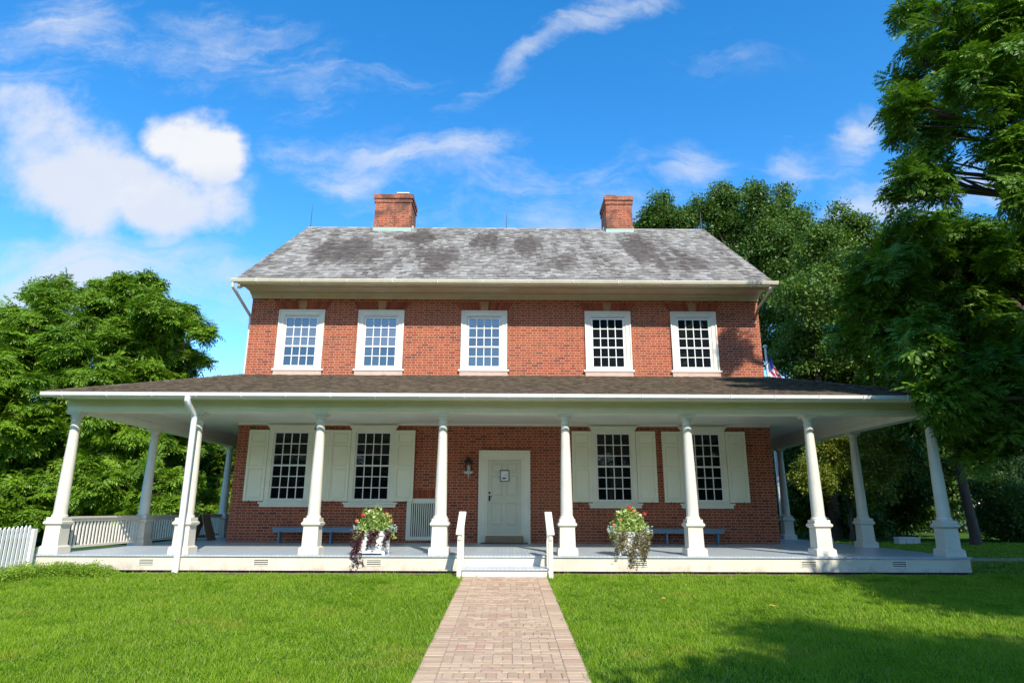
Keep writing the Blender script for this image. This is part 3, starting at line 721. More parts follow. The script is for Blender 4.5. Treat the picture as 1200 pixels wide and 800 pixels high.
# basement vent with slats
v = MB(); vx0, vx1, vz0, vz1 = -2.86, -1.93, 0.43, 1.58
v.box(vx0, vx0 + 0.13, P - 0.05, P + 0.03, vz0, vz1); v.box(vx1 - 0.13, vx1, P - 0.05, P + 0.03, vz0, vz1)
v.box(vx0 + 0.13, vx1 - 0.13, P - 0.05, P + 0.03, vz0, vz0 + 0.1); v.box(vx0 + 0.13, vx1 - 0.13, P - 0.05, P + 0.03, vz1 - 0.13, vz1)
vt = v.build('vent', M['trim'], house, off=HO, bevel=0.004)
v = MB()
for k in range(11):
    x = vx0 + 0.165 + k * 0.06; v.box(x - 0.014, x + 0.014, P - 0.03, P + 0.0, vz0 + 0.1, vz1 - 0.13)
v.build('slats', M['trim'], vt, off=HO)
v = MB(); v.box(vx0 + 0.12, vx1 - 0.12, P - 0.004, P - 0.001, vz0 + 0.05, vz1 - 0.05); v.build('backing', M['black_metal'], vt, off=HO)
v = MB(); v.used = True
for k in range(16):
    v.val = random.random(); x = vx0 - 0.04 + k * 0.0625; v.box(x, x + 0.053, P - 0.012, P + 0.03, vz1 + 0.02, vz1 + 0.25)
v.build('brick_arch', M['arch'], vt, off=HO)

# wall lantern
LX = -1.10
lan = thing('wall_lantern', 'black glazed wall lantern on a pale bracket left of the front door', 'lantern', (LX, P, 2.35))
m = MB(); m.box(-0.05, 0.05, -0.02, 0, -0.08, 0.16); m.box(-0.13, 0.13, -0.25, -0.005, -0.035, 0.0); m.box(-0.10, 0.10, -0.22, -0.02, -0.065, -0.035); m.tube([(0, -0.12, -0.065), (0, -0.12, -0.19)], [0.02, 0.012], 8)
m.build('bracket', M['terra'], lan, bevel=0.004)
m = MB()
for sx in (-1, 1):
    for sy in (-1, 1): m.hexa([(sx * 0.075 - 0.007, -0.13 + sy * 0.075 - 0.007, 0.001), (sx * 0.075 + 0.007, -0.13 + sy * 0.075 - 0.007, 0.001), (sx * 0.075 + 0.007, -0.13 + sy * 0.075 + 0.007, 0.001), (sx * 0.075 - 0.007, -0.13 + sy * 0.075 + 0.007, 0.001),
                               (sx * 0.10 - 0.007, -0.13 + sy * 0.10 - 0.007, 0.26), (sx * 0.10 + 0.007, -0.13 + sy * 0.10 - 0.007, 0.26), (sx * 0.10 + 0.007, -0.13 + sy * 0.10 + 0.007, 0.26), (sx * 0.10 - 0.007, -0.13 + sy * 0.10 + 0.007, 0.26)])
m.frustum(0, -0.13, 0.26, 0.275, 0.125, 0.125); m.frustum(0, -0.13, 0.275, 0.37, 0.12, 0.035); m.frustum(0, -0.13, 0.37, 0.41, 0.03, 0.03)
m.build('lantern_frame', M['black_metal'], lan)
m = MB(); m.lathe([(0.016, 0.001), (0.016, 0.09), (0.012, 0.11), (0.022, 0.135), (0.020, 0.16), (0.004, 0.19)], 10, 0, -0.13); m.build('bulb', M['paper'], lan, smooth=True)

# framed notice on the door
sg = thing('notice', 'small white notice in a black frame hung on the front door', 'notice', (-0.048, y0 - 0.003, 2.07))
m = MB(); w2, hh = 0.135, 0.325
m.box(-w2, -w2 + 0.02, -0.025, 0, 0, hh); m.box(w2 - 0.02, w2, -0.025, 0, 0, hh); m.box(-w2 + 0.02, w2 - 0.02, -0.025, 0, 0, 0.02); m.box(-w2 + 0.02, w2 - 0.02, -0.025, 0, hh - 0.02, hh)
m.build('frame', M['black_metal'], sg)
m = MB(); m.box(-w2 + 0.02, w2 - 0.02, -0.012, 0, 0.02, hh - 0.02); sheet = m.build('sheet', M['paper'], sg)
m = MB(); m.box(-0.06, 0.05, -0.014, -0.0125, 0.085, 0.115); m.box(-0.075, 0.01, -0.014, -0.0125, 0.07, 0.083); m.box(0.02, 0.055, -0.014, -0.0125, 0.17, 0.176); m.box(-0.01, 0.055, -0.014, -0.0125, 0.19, 0.196)
m.build('print_marks', M['ink'], sheet)

# doorstep and mat
m = MB(); m.box(-0.53, 0.53, -0.30, 0, 0.012, 0.20)
st = m.build('doorstep', M['old_wood'], None, loc=(DX, P - 0.062, 0.36), bevel=0.012); tag(st, 'worn brown timber doorstep block below the front door', 'doorstep')
m = MB(); m.box(-0.66, 0.66, -0.42, 0, 0, 0.010); mt = m.build('doormat', M['mat'], None, loc=(DX, P - 0.065, 0.3605)); tag(mt, 'thin black mat lying under the wooden doorstep', 'doormat')

# ------------------------------------------------------------------ porch
porch = thing('porch', 'wraparound white porch with round columns, brown shingle roof and grey blue deck', 'porch', (0, 0, 0))
SX = 2.713; CX0 = -0.041; COLX = [CX0 + (i - 3.5) * SX for i in range(8)]
PX0, PX1 = COLX[0] - 0.24, COLX[7] + 0.24      # deck edges
PYB = 12.5; DZ = 0.36
m = MB()
m.box(PX0 - 0.03, PX1 + 0.03, -0.05, P - 0.004, DZ - 0.035, DZ)
m.box(PX0 - 0.03, XL - 0.004, P - 0.004, PYB, DZ - 0.035, DZ); m.box(XR + 0.004, PX1 + 0.03, P - 0.004, PYB, DZ - 0.035, DZ)
m.build('deck', M['deck'], porch)
m = MB()
m.box(PX0, -0.845, -0.02, 0.02, 0.055, DZ - 0.036); m.box(-0.845, 0.845, -0.02, 0.02, 0.0, DZ - 0.036); m.box(0.845, PX1, -0.02, 0.02, 0.055, DZ - 0.036)
m.box(PX0, PX0 + 0.04, 0.02, PYB, 0.055, DZ - 0.036); m.box(PX1 - 0.04, PX1, 0.02, PYB, 0.055, DZ - 0.036)
skirt = m.build('skirt', M['skirt'], porch)
m = MB(); m.box(PX0 + 0.05, PX1 - 0.05, 0.06, 0.1, -0.1, 0.3); m.build('foundation', M['dark_wood'], porch)
for x in (-7.42, -5.05, -2.72, 2.80, 6.31, 8.2):
    v = MB()
    for k in range(4): v.box(x - 0.145, x + 0.145, -0.032, -0.021, 0.155 + k * 0.036, 0.170 + k * 0.036)
    v.box(x - 0.16, x - 0.146, -0.03, -0.021, 0.145, 0.29); v.box(x + 0.146, x + 0.16, -0.03, -0.021, 0.145, 0.29)
    v.m = 1; v.box(x - 0.145, x + 0.145, -0.0225, -0.0205, 0.155, 0.28)
    v.build('skirt_vent', [M['trim'], M['dark_wood']], skirt)
# columns
ZB = 3.345
def column_proto():
    m = MB(); hs = ZB - DZ
    prof = [(0.155, 0.735), (0.158, 0.755), (0.150, 0.775), (0.135, 0.79), (0.132, 0.83)]
    for k in range(12):
        f = k / 11; prof.append((0.132 - 0.042 * (f ** 1.35), 0.85 + f * (hs - 0.85 - 0.24)))
    prof += [(0.092, hs - 0.235), (0.103, hs - 0.23), (0.105, hs - 0.215), (0.092, hs - 0.205), (0.091, hs - 0.13), (0.105, hs - 0.125), (0.125, hs - 0.07), (0.125, hs - 0.062)]
    m.lathe(prof, 32)
    c = m.build('column', M['white'], porch, smooth=True)
    m = MB()
    m.frustum(0, 0, 0, 0.135, 0.215, 0.21); m.frustum(0, 0, 0.135, 0.165, 0.205, 0.168); m.frustum(0, 0, 0.165, 0.565, 0.165, 0.158)
    m.frustum(0, 0, 0.565, 0.60, 0.162, 0.195); m.frustum(0, 0, 0.60, 0.645, 0.20, 0.20); m.frustum(0, 0, 0.645, 0.665, 0.198, 0.172); m.frustum(0, 0, 0.665, 0.735, 0.17, 0.165)
    m.build('pedestal', M['white'], c, bevel=0.006)
    m = MB(); m.frustum(0, 0, hs - 0.061, hs - 0.002, 0.148, 0.152); m.build('abacus', M['white'], c, bevel=0.004)
    return c
CY = 0.235
cp = column_proto(); first = True
spots = [(x, CY) for x in COLX] + [(x, y) for x in (COLX[0], COLX[7]) for y in (3.50, 5.9, 8.35, 10.8)]
for x, y in spots:
    c = cp if first else copy_tree(cp, porch); first = False
    c.location = (x, y, DZ)
# beam (architrave + frieze), ceiling, soffit
m = MB()
def ring(m, o0, o1, z0, z1):       # band running round the three sides: outer offset o0 (outside column line) to inner o1
    xa, xb = COLX[0], COLX[7]; ya = CY
    m.box(xa - o0, xb + o0, ya - o0, ya - o1, z0, z1)
    m.box(xa - o0, xa - o1, ya - o1, PYB, z0, z1); m.box(xb + o1, xb + o0, ya - o1, PYB, z0, z1)
ring(m, 0.145, -0.145, ZB, ZB + 0.12); ring(m, 0.165, -0.12, ZB + 0.121, ZB + 0.145); ring(m, 0.150, -0.12, ZB + 0.146, ZB + 0.235); ring(m, 0.20, -0.12, ZB + 0.236, ZB + 0.262); ring(m, -0.02, -0.12, ZB + 0.2845, ZB + 0.42)
m.build('beam', M['trim'], porch, bevel=0.003)
m = MB(); m.box(COLX[0] - 0.24, COLX[7] + 0.28, CY - 0.70, CY - 0.10, ZB + 0.263, ZB + 0.283); m.box(COLX[0] - 0.24, COLX[0] + 0.12, CY - 0.10, PYB, ZB + 0.263, ZB + 0.283); m.box(COLX[7] - 0.12, COLX[7] + 0.28, CY - 0.10, PYB, ZB + 0.263, ZB + 0.283); m.box(COLX[0] + 0.12, COLX[7] - 0.12, CY - 0.10, CY + 0.12, ZB + 0.263, ZB + 0.283); m.build('soffit', M['trim'], porch)
m = MB()
xa, xb = COLX[0] + 0.05, COLX[7] - 0.05
zc_ = 3.735
n = 60
for k in range(n):                     # beaded boards
    y = CY + 0.10 + (P - 0.004 - CY - 0.10) * k / n; y1 = CY + 0.10 + (P - 0.004 - CY - 0.10) * (k + 1) / n
    m.box(xa, xb, y + 0.003, y1 - 0.003, zc_, zc_ + 0.02)
m.box(xa, xb, CY + 0.1, P - 0.004, zc_ + 0.006, zc_ + 0.03)
m.box(xa, XL - 0.004, P - 0.003, PYB, zc_, zc_ + 0.03); m.box(XR + 0.004, xb, P - 0.003, PYB, zc_, zc_ + 0.03)
m.build('ceiling', M['ceiling'], porch)
m = MB()
m.box(XL, XR, P - 0.03, P - 0.004, zc_ - 0.05, zc_ - 0.001)
m.build('wall_moulding', M['trim'], porch)
# shingle roof
GX0, GX1, GY, GZ0, GZ1 = COLX[0] - 0.26, COLX[7] + 0.30, -0.50, ZB + 0.33, 5.20
m = MB(); m.used = True
TLc, TRc = (XL, P - 0.01, GZ1), (XR, P - 0.01, GZ1)
slates(m, (GX0, GY, GZ0), (GX1, GY, GZ0), TRc, TLc, 0.14, 0.13, 0.014, 0.012)
slates(m, (GX0, PYB + 0.4, GZ0), (GX0, GY, GZ0), TLc, (XL, PYB + 0.4, GZ1), 0.14, 0.13, 0.012, 0.010)
slates(m, (GX1, GY, GZ0), (GX1, PYB + 0.4, GZ0), (XR, PYB + 0.4, GZ1), TRc, 0.14, 0.13, 0.012, 0.010)
m.val = 0.2
e = 0.02
m.poly([(GX0, GY, GZ0 - e), (GX1, GY, GZ0 - e), (XR, P - 0.01, GZ1 - e), (XL, P - 0.01, GZ1 - e)])
m.poly([(GX0, PYB + 0.4, GZ0 - e), (GX0, GY, GZ0 - e), (XL, P - 0.01, GZ1 - e), (XL, PYB + 0.4, GZ1 - e)])
m.poly([(GX1, GY, GZ0 - e), (GX1, PYB + 0.4, GZ0 - e), (XR, PYB + 0.4, GZ1 - e), (XR, P - 0.01, GZ1 - e)])
for (bx, tx) in ((GX0, XL), (GX1, XR)):          # hip caps
    a, b = Vector((bx, GY, GZ0 + 0.012)), Vector((tx, P - 0.01, GZ1 + 0.012))
    for k in range(28):
        m.val = random.random(); p, q = a.lerp(b, k / 28), a.lerp(b, (k + 1.2) / 28)
        m.hexa([p + Vector((-0.09, 0.03, -0.03)), p + Vector((0.09, -0.03, -0.03)), q + Vector((0.09, -0.03, -0.045)), q + Vector((-0.09, 0.03, -0.045)),
                p + Vector((-0.02, 0, 0.025)), p + Vector((0.02, 0, 0.025)), q + Vector((0.02, 0, 0.01)), q + Vector((-0.02, 0, 0.01))])
m.build('roof', M['shingle'], porch)
# fascia + gutter
m = MB()
m.box(GX0 + 0.05, GX1 - 0.05, GY + 0.03, GY + 0.055, ZB + 0.27, GZ0 - 0.022)
m.box(GX0 + 0.03, GX0 + 0.055, GY + 0.03, PYB, ZB + 0.27, GZ0 - 0.022); m.box(GX1 - 0.055, GX1 - 0.03, GY + 0.03, PYB, ZB + 0.27, GZ0 - 0.022)
m.build('fascia', M['trim'], porch)
m = MB()
gp = [(GY + 0.028, GZ0 - 0.115), (GY - 0.04, GZ0 - 0.115), (GY - 0.085, GZ0 - 0.08), (GY - 0.095, GZ0 - 0.01), (GY - 0.075, GZ0 - 0.01), (GY - 0.07, GZ0 - 0.07), (GY - 0.03, GZ0 - 0.095), (GY + 0.028, GZ0 - 0.095)]
m.prism([(GX0 - 0.06, y, z) for y, z in gp], (GX1 - GX0 + 0.12, 0, 0))
pg = m.build('gutter', M['gutter'], porch)
for k in range(21):
    x = GX0 + 0.4 + k * 0.945
    b = MB(); b.tube([(x, GY - 0.10, GZ0 - 0.005), (x, GY - 0.09, GZ0 - 0.09), (x, GY - 0.04, GZ0 - 0.125), (x, GY + 0.02, GZ0 - 0.125)], 0.010, 6)
    b.build('gutter_bracket', M['gutter'], pg)
# downspout in front of the second column
m = MB(); dxp = -6.75
m.tube([(dxp, GY - 0.04, GZ0 - 0.10), (dxp, GY - 0.05, GZ0 - 0.17), (dxp, GY + 0.02, GZ0 - 0.25), (dxp, -0.17, GZ0 - 0.42), (dxp, -0.14, GZ0 - 0.52), (dxp, -0.12, 0.42), (dxp, -0.12, 0.06), (dxp, -0.17, 0.0)], 0.062, 14)
m.build('downspout', M['fence'], porch, smooth=True)
# railings: left side, right only far back
def railing(x, ya, yb, sgn):
    m = MB(); m.box(x - 0.05, x + 0.05, ya, yb, DZ + 0.70, DZ + 0.745); m.box(x - 0.03, x + 0.03, ya, yb, DZ + 0.64, DZ + 0.699); m.box(x - 0.03, x + 0.03, ya, yb, DZ + 0.075, DZ + 0.13)
    r = m.build('railing', M['white'], porch, bevel=0.004)
    n = int((yb - ya) / 0.125); bm = None
    for k in range(n):
        y = ya + (yb - ya) * (k + 0.5) / n
        if bm is None:
            b = MB(); b.box(-0.019, 0.019, -0.019, 0.019, DZ + 0.13, DZ + 0.64); o = b.build('baluster', M['white'], r); bm = o
        else:
            o = bm.copy(); COL.objects.link(o); o.parent = r
        o.location = (x, y, 0)
for a, b in ((CY, 3.50), (3.50, 5.9), (5.9, 8.35), (8.35, 10.8)): railing(COLX[0], a + 0.17, b - 0.17, 1)

# steps
steps = thing('porch_steps', 'low painted entry step with two white sloping handrails at the brick path', 'steps', (0, -0.4, 0))
SO = (0, -0.4, 0)
m = MB(); m.box(-0.845, 0.845, -0.70, -0.06, -0.08, 0.128); m.build('riser', M['white'], steps, off=SO)
m = MB(); m.box(-0.86, 0.86, -0.73, -0.022, 0.129, 0.16); m.build('tread', M['deck'], steps, off=SO, bevel=0.005)
for s in (-1, 1):
    x = s * 0.90
    m = MB()
    Pp = [(x - 0.075, -0.84, 0.80), (x - 0.075, -0.84, 0.83), (x - 0.075, -0.03, 1.245), (x - 0.075, -0.03, 1.215)]
    m.prism(Pp, (0.15, 0, 0))
    Pp = [(x - 0.03, -0.82, 0.70), (x - 0.03, -0.82, 0.799), (x - 0.03, -0.05, 1.19), (x - 0.03, -0.05, 1.09)]
    m.prism(Pp, (0.06, 0, 0))
    hr = m.build('handrail', M['white'], steps, off=SO, bevel=0.004)
    m = MB(); m.box(x - 0.045, x + 0.045, -0.80, -0.71, -0.1, 0.775); m.build('post', M['white'], hr, off=SO, bevel=0.004)
    m = MB(); m.box(x - 0.045, x + 0.045, -0.145, -0.056, -0.1, 1.12); m.build('post', M['white'], hr, off=SO, bevel=0.004)

# ------------------------------------------------------------------ things on the porch
def bench(name, lab, x0, x1, y, group=None, rz=0.0, dep=0.34, ht=0.42):
    L = x1 - x0; cx = (x0 + x1) / 2
    b = thing(name, lab, 'bench', (cx, y, DZ), rz, group)
    m = MB(); m.box(-L / 2, L / 2, -dep / 2, dep / 2, ht - 0.035, ht); m.build('seat', M['bench'], b, bevel=0.004)
    m = MB(); m.box(-L / 2 + 0.03, L / 2 - 0.03, -dep / 2 + 0.02, -dep / 2 + 0.045, ht - 0.125, ht - 0.036); m.box(-L / 2 + 0.03, L / 2 - 0.03, dep / 2 - 0.045, dep / 2 - 0.02, ht - 0.125, ht - 0.036); m.build('apron', M['bench'], b)
    for x in (-L / 2 + 0.19, 0.0, L / 2 - 0.19):
        m = MB(); m.box(x - 0.022, x + 0.022, -dep / 2 + 0.046, dep / 2 - 0.046, 0, ht - 0.036); m.build('leg', M['bench'], b)
bench('bench', 'long blue grey bench against the brick wall left of the door', -6.51, -3.24, P - 0.35, 'benches on the porch')
bench('bench', 'long blue grey bench against the brick wall right of the door', 2.88, 6.12, P - 0.35, 'benches on the porch')
bench('bench', 'short blue grey bench on the left side porch by the railing', -9.72, -8.12, 9.2, 'benches on the porch', R_(90))
# leaning boards on the left side porch
sb = thing('board_stand', 'dark brown folding board stand on the left side porch by the railing', 'board stand', (-9.1, 6.05, DZ))
for s in (-1, 1):
    m = MB(); m.hexa([(s * 0.30 - 0.012, -0.3, 0), (s * 0.30 + 0.012, -0.3, 0), (s * 0.30 + 0.012, 0.3, 0), (s * 0.30 - 0.012, 0.3, 0), (s * 0.03 - 0.012, -0.24, 0.74), (s * 0.03 + 0.012, -0.24, 0.74), (s * 0.03 + 0.012, 0.24, 0.74), (s * 0.03 - 0.012, 0.24, 0.74)])
    m.build('board', M['old_wood'], sb)

# planters with flowers
def leaf_cloud(n, size, asp=0.45, tilt=0.5):
    """n diamond leaves centred on the origin, random orientation: returns (n*4,3), faces"""
    d = rng.normal(size=(n, 3)); d /= np.linalg.norm(d, axis=1, keepdims=True)
    nr = rng.normal(size=(n, 3)); nr[:, 2] += tilt * 2; b = np.cross(d, nr); b /= np.linalg.norm(b, axis=1, keepdims=True) + 1e-9
    s = (size * rng.uniform(0.6, 1.3, n))[:, None]
    V = np.stack([-d * s * 0.5, b * s * asp * 0.5, d * s * 0.5, -b * s * asp * 0.5], 1)
    return V
def quads(V): n = len(V); return V.reshape(-1, 3), np.arange(n * 4).reshape(n, 4)
def planter(x, y, lab, plab, brown, seed):
    global rng
    rng = np.random.default_rng(seed); r = random.Random(seed)
    p = thing('planter', lab, 'planter', (x, y, DZ), 0, 'planters on the porch edge')
    hw = 0.265; m = MB()
    m.frustum(0, 0, 0.03, 0.44, 0.235, 0.255)
    for sx in (-1, 1):
        for sy in (-1, 1): m.box(sx * 0.25 - 0.03, sx * 0.25 + 0.03, sy * 0.25 - 0.03, sy * 0.25 + 0.03, 0, 0.46)
    m.box(-0.24, 0.24, -0.272, -0.235, 0.03, 0.10); m.box(-0.24, 0.24, -0.275, -0.235, 0.38, 0.45); m.box(-0.24, 0.24, 0.235, 0.272, 0.03, 0.10); m.box(-0.24, 0.24, 0.235, 0.275, 0.38, 0.45)
    m.box(-0.272, -0.235, -0.22, 0.22, 0.38, 0.45); m.box(0.235, 0.272, -0.22, 0.22, 0.38, 0.45)
    m.build('box', M['planter'], p, bevel=0.005)
    m = MB(); m.box(-0.27, 0.27, -0.27, 0.27, 0.455, 0.475); m.build('rim', M['planter'], p)
    f = thing('flowers', plab, 'flowers', (x, y, DZ + 0.46), 0, 'flowers in the planters')
    n = 1500; u = rng.normal(size=(n, 3)); u /= np.linalg.norm(u, axis=1, keepdims=True); u[:, 2] = np.abs(u[:, 2])
    rad = rng.uniform(0.35, 1.0, n)[:, None] ** 0.6 * (1 + 0.18 * np.sin(u[:, :1] * 9 + u[:, 1:2] * 7))
    c = u * rad * np.array([0.42, 0.36, 0.52]); c[:, 2] += -0.02 - 0.10 * (np.hypot(c[:, 0], c[:, 1]) / 0.4) ** 2
    V = leaf_cloud(n, 0.085, 0.42, 0.6) + c[:, None, :]
    v, q = quads(V); mesh_np('foliage', v, q, M['leaf_planter'], f, rng.random(n))
    m = MB()
    for k in range(24):
        a = r.uniform(0, 6.28); m.tube([(0, 0, 0), (0.2 * math.cos(a), 0.2 * math.sin(a), 0.2), (0.33 * math.cos(a), 0.30 * math.sin(a), r.uniform(0.25, 0.45))], [0.006, 0.004, 0.002], 5)
    m.build('stems', M['leaf_cover'], f)
    # trailing vines
    for mat, spots, ln in ((M['leaf_purple'] if not brown else M['leaf_brown'], brown and (-0.32, -0.2, -0.08, 0.03, 0.12, 0.22, 0.3) or (-0.34, -0.27, -0.2, 0.0, 0.05, 0.33), 1),):
        P3 = []
        for sx in spots:
            for st_ in range(5):
                x0 = sx + r.uniform(-0.06, 0.06); L = r.uniform(0.35, 0.62) * (1.0 if brown or sx < -0.15 else 0.6)
                if (not brown and sx < -0.18) or (brown and -0.1 < sx < 0.2): L += r.uniform(0.1, 0.28)
                yb = -0.31 - r.uniform(0, 0.05)
                for k in range(46):
                    tt = r.random(); P3.append((x0 + 0.05 * math.sin(tt * 5 + x0 * 20) + r.gauss(0, 0.022), yb - 0.05 * math.sin(tt * 3) + r.gauss(0, 0.02), 0.04 - L * tt + r.gauss(0, 0.015)))
        P3 = np.array(P3); n = len(P3); V = leaf_cloud(n, 0.055, 0.5, 0.0) + P3[:, None, :]
        v, q = quads(V); mesh_np('trailing_vine', v, q, mat, f, rng.random(n))
    if brown:      # dead grasses spilling from the sides
        P3 = np.column_stack([rng.uniform(-0.42, 0.42, 700), rng.uniform(-0.36, 0.2, 700), rng.uniform(-0.28, 0.08, 700)])
        P3 = P3[(np.abs(P3[:, 0]) > 0.30) | (P3[:, 1] < -0.29)]
        V = leaf_cloud(len(P3), 0.06, 0.4, 0.0) + P3[:, None, :]; v, q = quads(V); mesh_np('side_vine', v, q, M['leaf_brown'], f, rng.random(len(P3)))
    # silver sprays at the sides
    P3 = np.column_stack([rng.choice([-1, 1], 130) * rng.uniform(0.30, 0.47, 130), rng.uniform(-0.3, 0.1, 130), rng.uniform(-0.02, 0.14, 130)])
    V = leaf_cloud(130, 0.06, 0.5, 0.2) + P3[:, None, :]; v, q = quads(V); mesh_np('silver_leaves', v, q, M['silver'], f, rng.random(130))
    blooms = [((-0.24, -0.2, 0.34), 'red', 0.055), ((-0.36, -0.18, 0.22), 'orange', 0.055), ((0.27, -0.16, 0.36), 'orange', 0.05), ((0.36, -0.14, 0.24), 'orange', 0.04), ((0.02, -0.3, 0.30), 'pale', 0.04), ((-0.1, -0.25, 0.42), 'pale', 0.04)] if not brown else \
             [((0.0, -0.12, 0.52), 'red', 0.06), ((0.32, -0.15, 0.38), 'red', 0.055), ((0.07, -0.22, 0.44), 'orange', 0.055), ((-0.22, -0.26, 0.26), 'orange', 0.045), ((-0.36, -0.2, 0.16), 'orange', 0.045), ((0.2, -0.28, 0.36), 'pale', 0.045), ((-0.25, -0.2, 0.42), 'pale', 0.045), ((0.36, -0.25, 0.02), 'pale', 0.04)]
    for (bx, by, bz), colr, sz in blooms:
        m = MB(); sz *= 0.78
        for k in range(16):
            a = k * 2.4; e_ = -0.6 + 1.5 * k / 16; c0 = Vector((math.cos(a) * math.cos(e_), math.sin(a) * math.cos(e_), math.sin(e_))) * sz * 0.75
            t1 = Vector((-math.sin(a), math.cos(a), 0.3)) * sz * 0.45; t2 = c0.cross(t1).normalized() * sz * 0.4
            m.poly([c0 - t1, c0 * 1.25 - t2, c0 * 1.1 + t1, c0 * 1.25 + t2])
        m.build('bloom', M[colr], f, loc=(bx, by, bz))
M['silver'] = leaf_mat('leaf_silver', (0.30, 0.40, 0.38), (0.50, 0.60, 0.55), 0.2)
planter(-2.80, 0.32, 'white peeling wooden planter box with purple vine near the left steps handrail', 'green and pale yellow flowering plant with orange blooms and purple trailing vine', False, 3)
planter(2.66, 0.32, 'white planter box almost hidden by dry brown trailing plants, right of the steps', 'green plant with red blooms and dry brown tendrils hanging over the deck edge', True, 5)

# ------------------------------------------------------------------ fence, flag, far bench
FX = -9.70
fence = thing('picket_fence', 'white picket fence joining the left corner of the porch', 'fence', (FX, -0.2, 0))
FO = (FX, -0.2, 0)
m = MB(); m.box(FX - 0.055, FX + 0.055, -0.30, -0.19, -0.1, 0.87); m.build('post', M['fence'], fence, off=FO, bevel=0.006)
m = MB(); m.box(FX - 0.055, FX + 0.055, -2.95, -2.84, -0.3, 0.80); m.build('post', M['fence'], fence, off=FO, bevel=0.006)
for z in (0.20, 0.70):
    m = MB(); m.hexa([(FX - 0.05, -3.6, z - 0.12), (FX - 0.013, -3.6, z - 0.12), (FX - 0.013, -0.29, z), (FX - 0.05, -0.29, z), (FX - 0.05, -3.6, z - 0.03), (FX - 0.013, -3.6, z - 0.03), (FX - 0.013, -0.29, z + 0.09), (FX - 0.05, -0.29, z + 0.09)])
    m.build('rail', M['fence'], fence, off=FO)
pm = None
for k in range(29):
    y = -0.36 - k * 0.112
    if pm is None:
        m = MB(); w = 0.034
        m.prism([(0.0, -w, 0.0), (0.0, w, 0.0), (0.0, w, 0.83), (0.0, 0, 0.885), (0.0, -w, 0.83)], (0.02, 0, 0)); pm = m.build('picket', M['fence'], fence); o = pm
    else: o = pm.copy(); COL.objects.link(o); o.parent = fence
    o.location = (-0.012, y + 0.2, gz(0, y) + 0.06)

fx, fy = 13.3, 18.0
fp = thing('flagpole', 'tall pale flagpole with round finial behind the right side of the house', 'flagpole', (fx, fy, 0))
m = MB(); m.tube([(0, 0, 0), (0, 0, 5), (0, 0, 9.35)], [0.09, 0.075, 0.055], 12); m.build('pole', M['metal'], fp, smooth=True)
m = MB(); m.lathe([(0.03, 0), (0.08, 0.03), (0.115, 0.09), (0.115, 0.12), (0.08, 0.18), (0.02, 0.21)], 14); m.build('finial', M['metal'], fp, loc=(0, 0, 9.35), smooth=True)
m = MB(); nu, nv = 18, 30
def fpt(i, j):
    u, v = i / nu, j / nv
    wd = 0.10 + 0.46 * min(1, v * 1.3 + 0.1)
    x = 0.07 + wd * u; return (fx + x, fy - 0.12 + 0.10 * math.sin(u * 9 + v * 2) * (0.4 + u), 9.0 - 1.75 * v - 0.30 * u * (1 - v))
for i in range(nu):
    for j in range(nv):
        v = (j + 0.5) / nv; u = (i + .5) / nu
        s = v * 1.0 + u * 0.35
        m.m = 0 if s < 0.52 else (1 + int((v * 8 - u * 3.2 + 20) % 2))
        m.poly([fpt(i, j), fpt(i + 1, j), fpt(i + 1, j + 1), fpt(i, j + 1)])
fl = m.build('flag', [M['flag_blue'], M['flag_white'], M['flag_red']], None, loc=(fx, fy, 9.0), off=(fx, fy, 9.0))
tag(fl, 'limp blue, white and red striped flag hanging from the flagpole', 'flag')
sb = thing('stone_bench', 'low pale stone bench on the shaded lawn beyond the right end of the porch', 'bench', (16.1, 12.8, 0))
m = MB(); m.box(-0.44, 0.44, -0.20, 0.20, 0.20, 0.27); m.build('slab', M['terra'], sb, bevel=0.01)
for x in (-0.29, 0.0, 0.29):
    m = MB(); m.box(x - 0.135, x + 0.135, -0.18, 0.18, 0, 0.20); m.build('support', M['terra'], sb)

# ------------------------------------------------------------------ foliage
def norm(a): return a / (np.linalg.norm(a, axis=-1, keepdims=True) + 1e-9)
def compound_leaf(r, pairs=5, L=1.0, droop=0.5, pitch=0.3, ll=0.30, asp=0.36):
    """one pinnate leaf along +x: diamond leaflets in pairs and a terminal one"""
    q = []
    for k in range(pairs + 1):
        s = 0.22 + 0.78 * k / pairs
        p = np.array([s * math.cos(pitch), 0, s * math.sin(pitch) - droop * s * s]) * L
        tan = np.array([math.cos(pitch), 0, math.sin(pitch) - 2 * droop * s]); tan /= np.linalg.norm(tan)
        sides = (-1, 1) if k < pairs else (0,)
        for sd in sides:
            sz = ll * L * (0.75 + 0.5 * math.sin(math.pi * (0.25 + 0.6 * k / pairs))) * r.uniform(0.85, 1.15)
            d = tan * (0.55 if sd else 1.0) + np.array([0, sd * 0.85, -0.10 - 0.25 * r.random()]); d /= np.linalg.norm(d)
            w = np.cross(d, np.array([0, 0, 1.0]) + 0.35 * r.normal(size=3)); w /= np.linalg.norm(w)
            q.append([p, p + d * sz * 0.45 + w * sz * asp * 0.5, p + d * sz, p + d * sz * 0.45 - w * sz * asp * 0.5])
    return np.array(q)
def rosette(seed, leaves=8, pairs=5, asp=0.36):
    r = np.random.default_rng(seed); Q = []
    for k in range(leaves):
        a = 2 * math.pi * (k + r.uniform(-0.3, 0.3)) / leaves
        lf = compound_leaf(r, pairs, r.uniform(0.75, 1.1), r.uniform(0.15, 0.50), r.uniform(0.0, 0.45), asp=asp)
        c, s = math.cos(a), math.sin(a); Rm = np.array([[c, -s, 0], [s, c, 0], [0, 0, 1]])
        Q.append(lf @ Rm.T)
    return np.concatenate(Q)
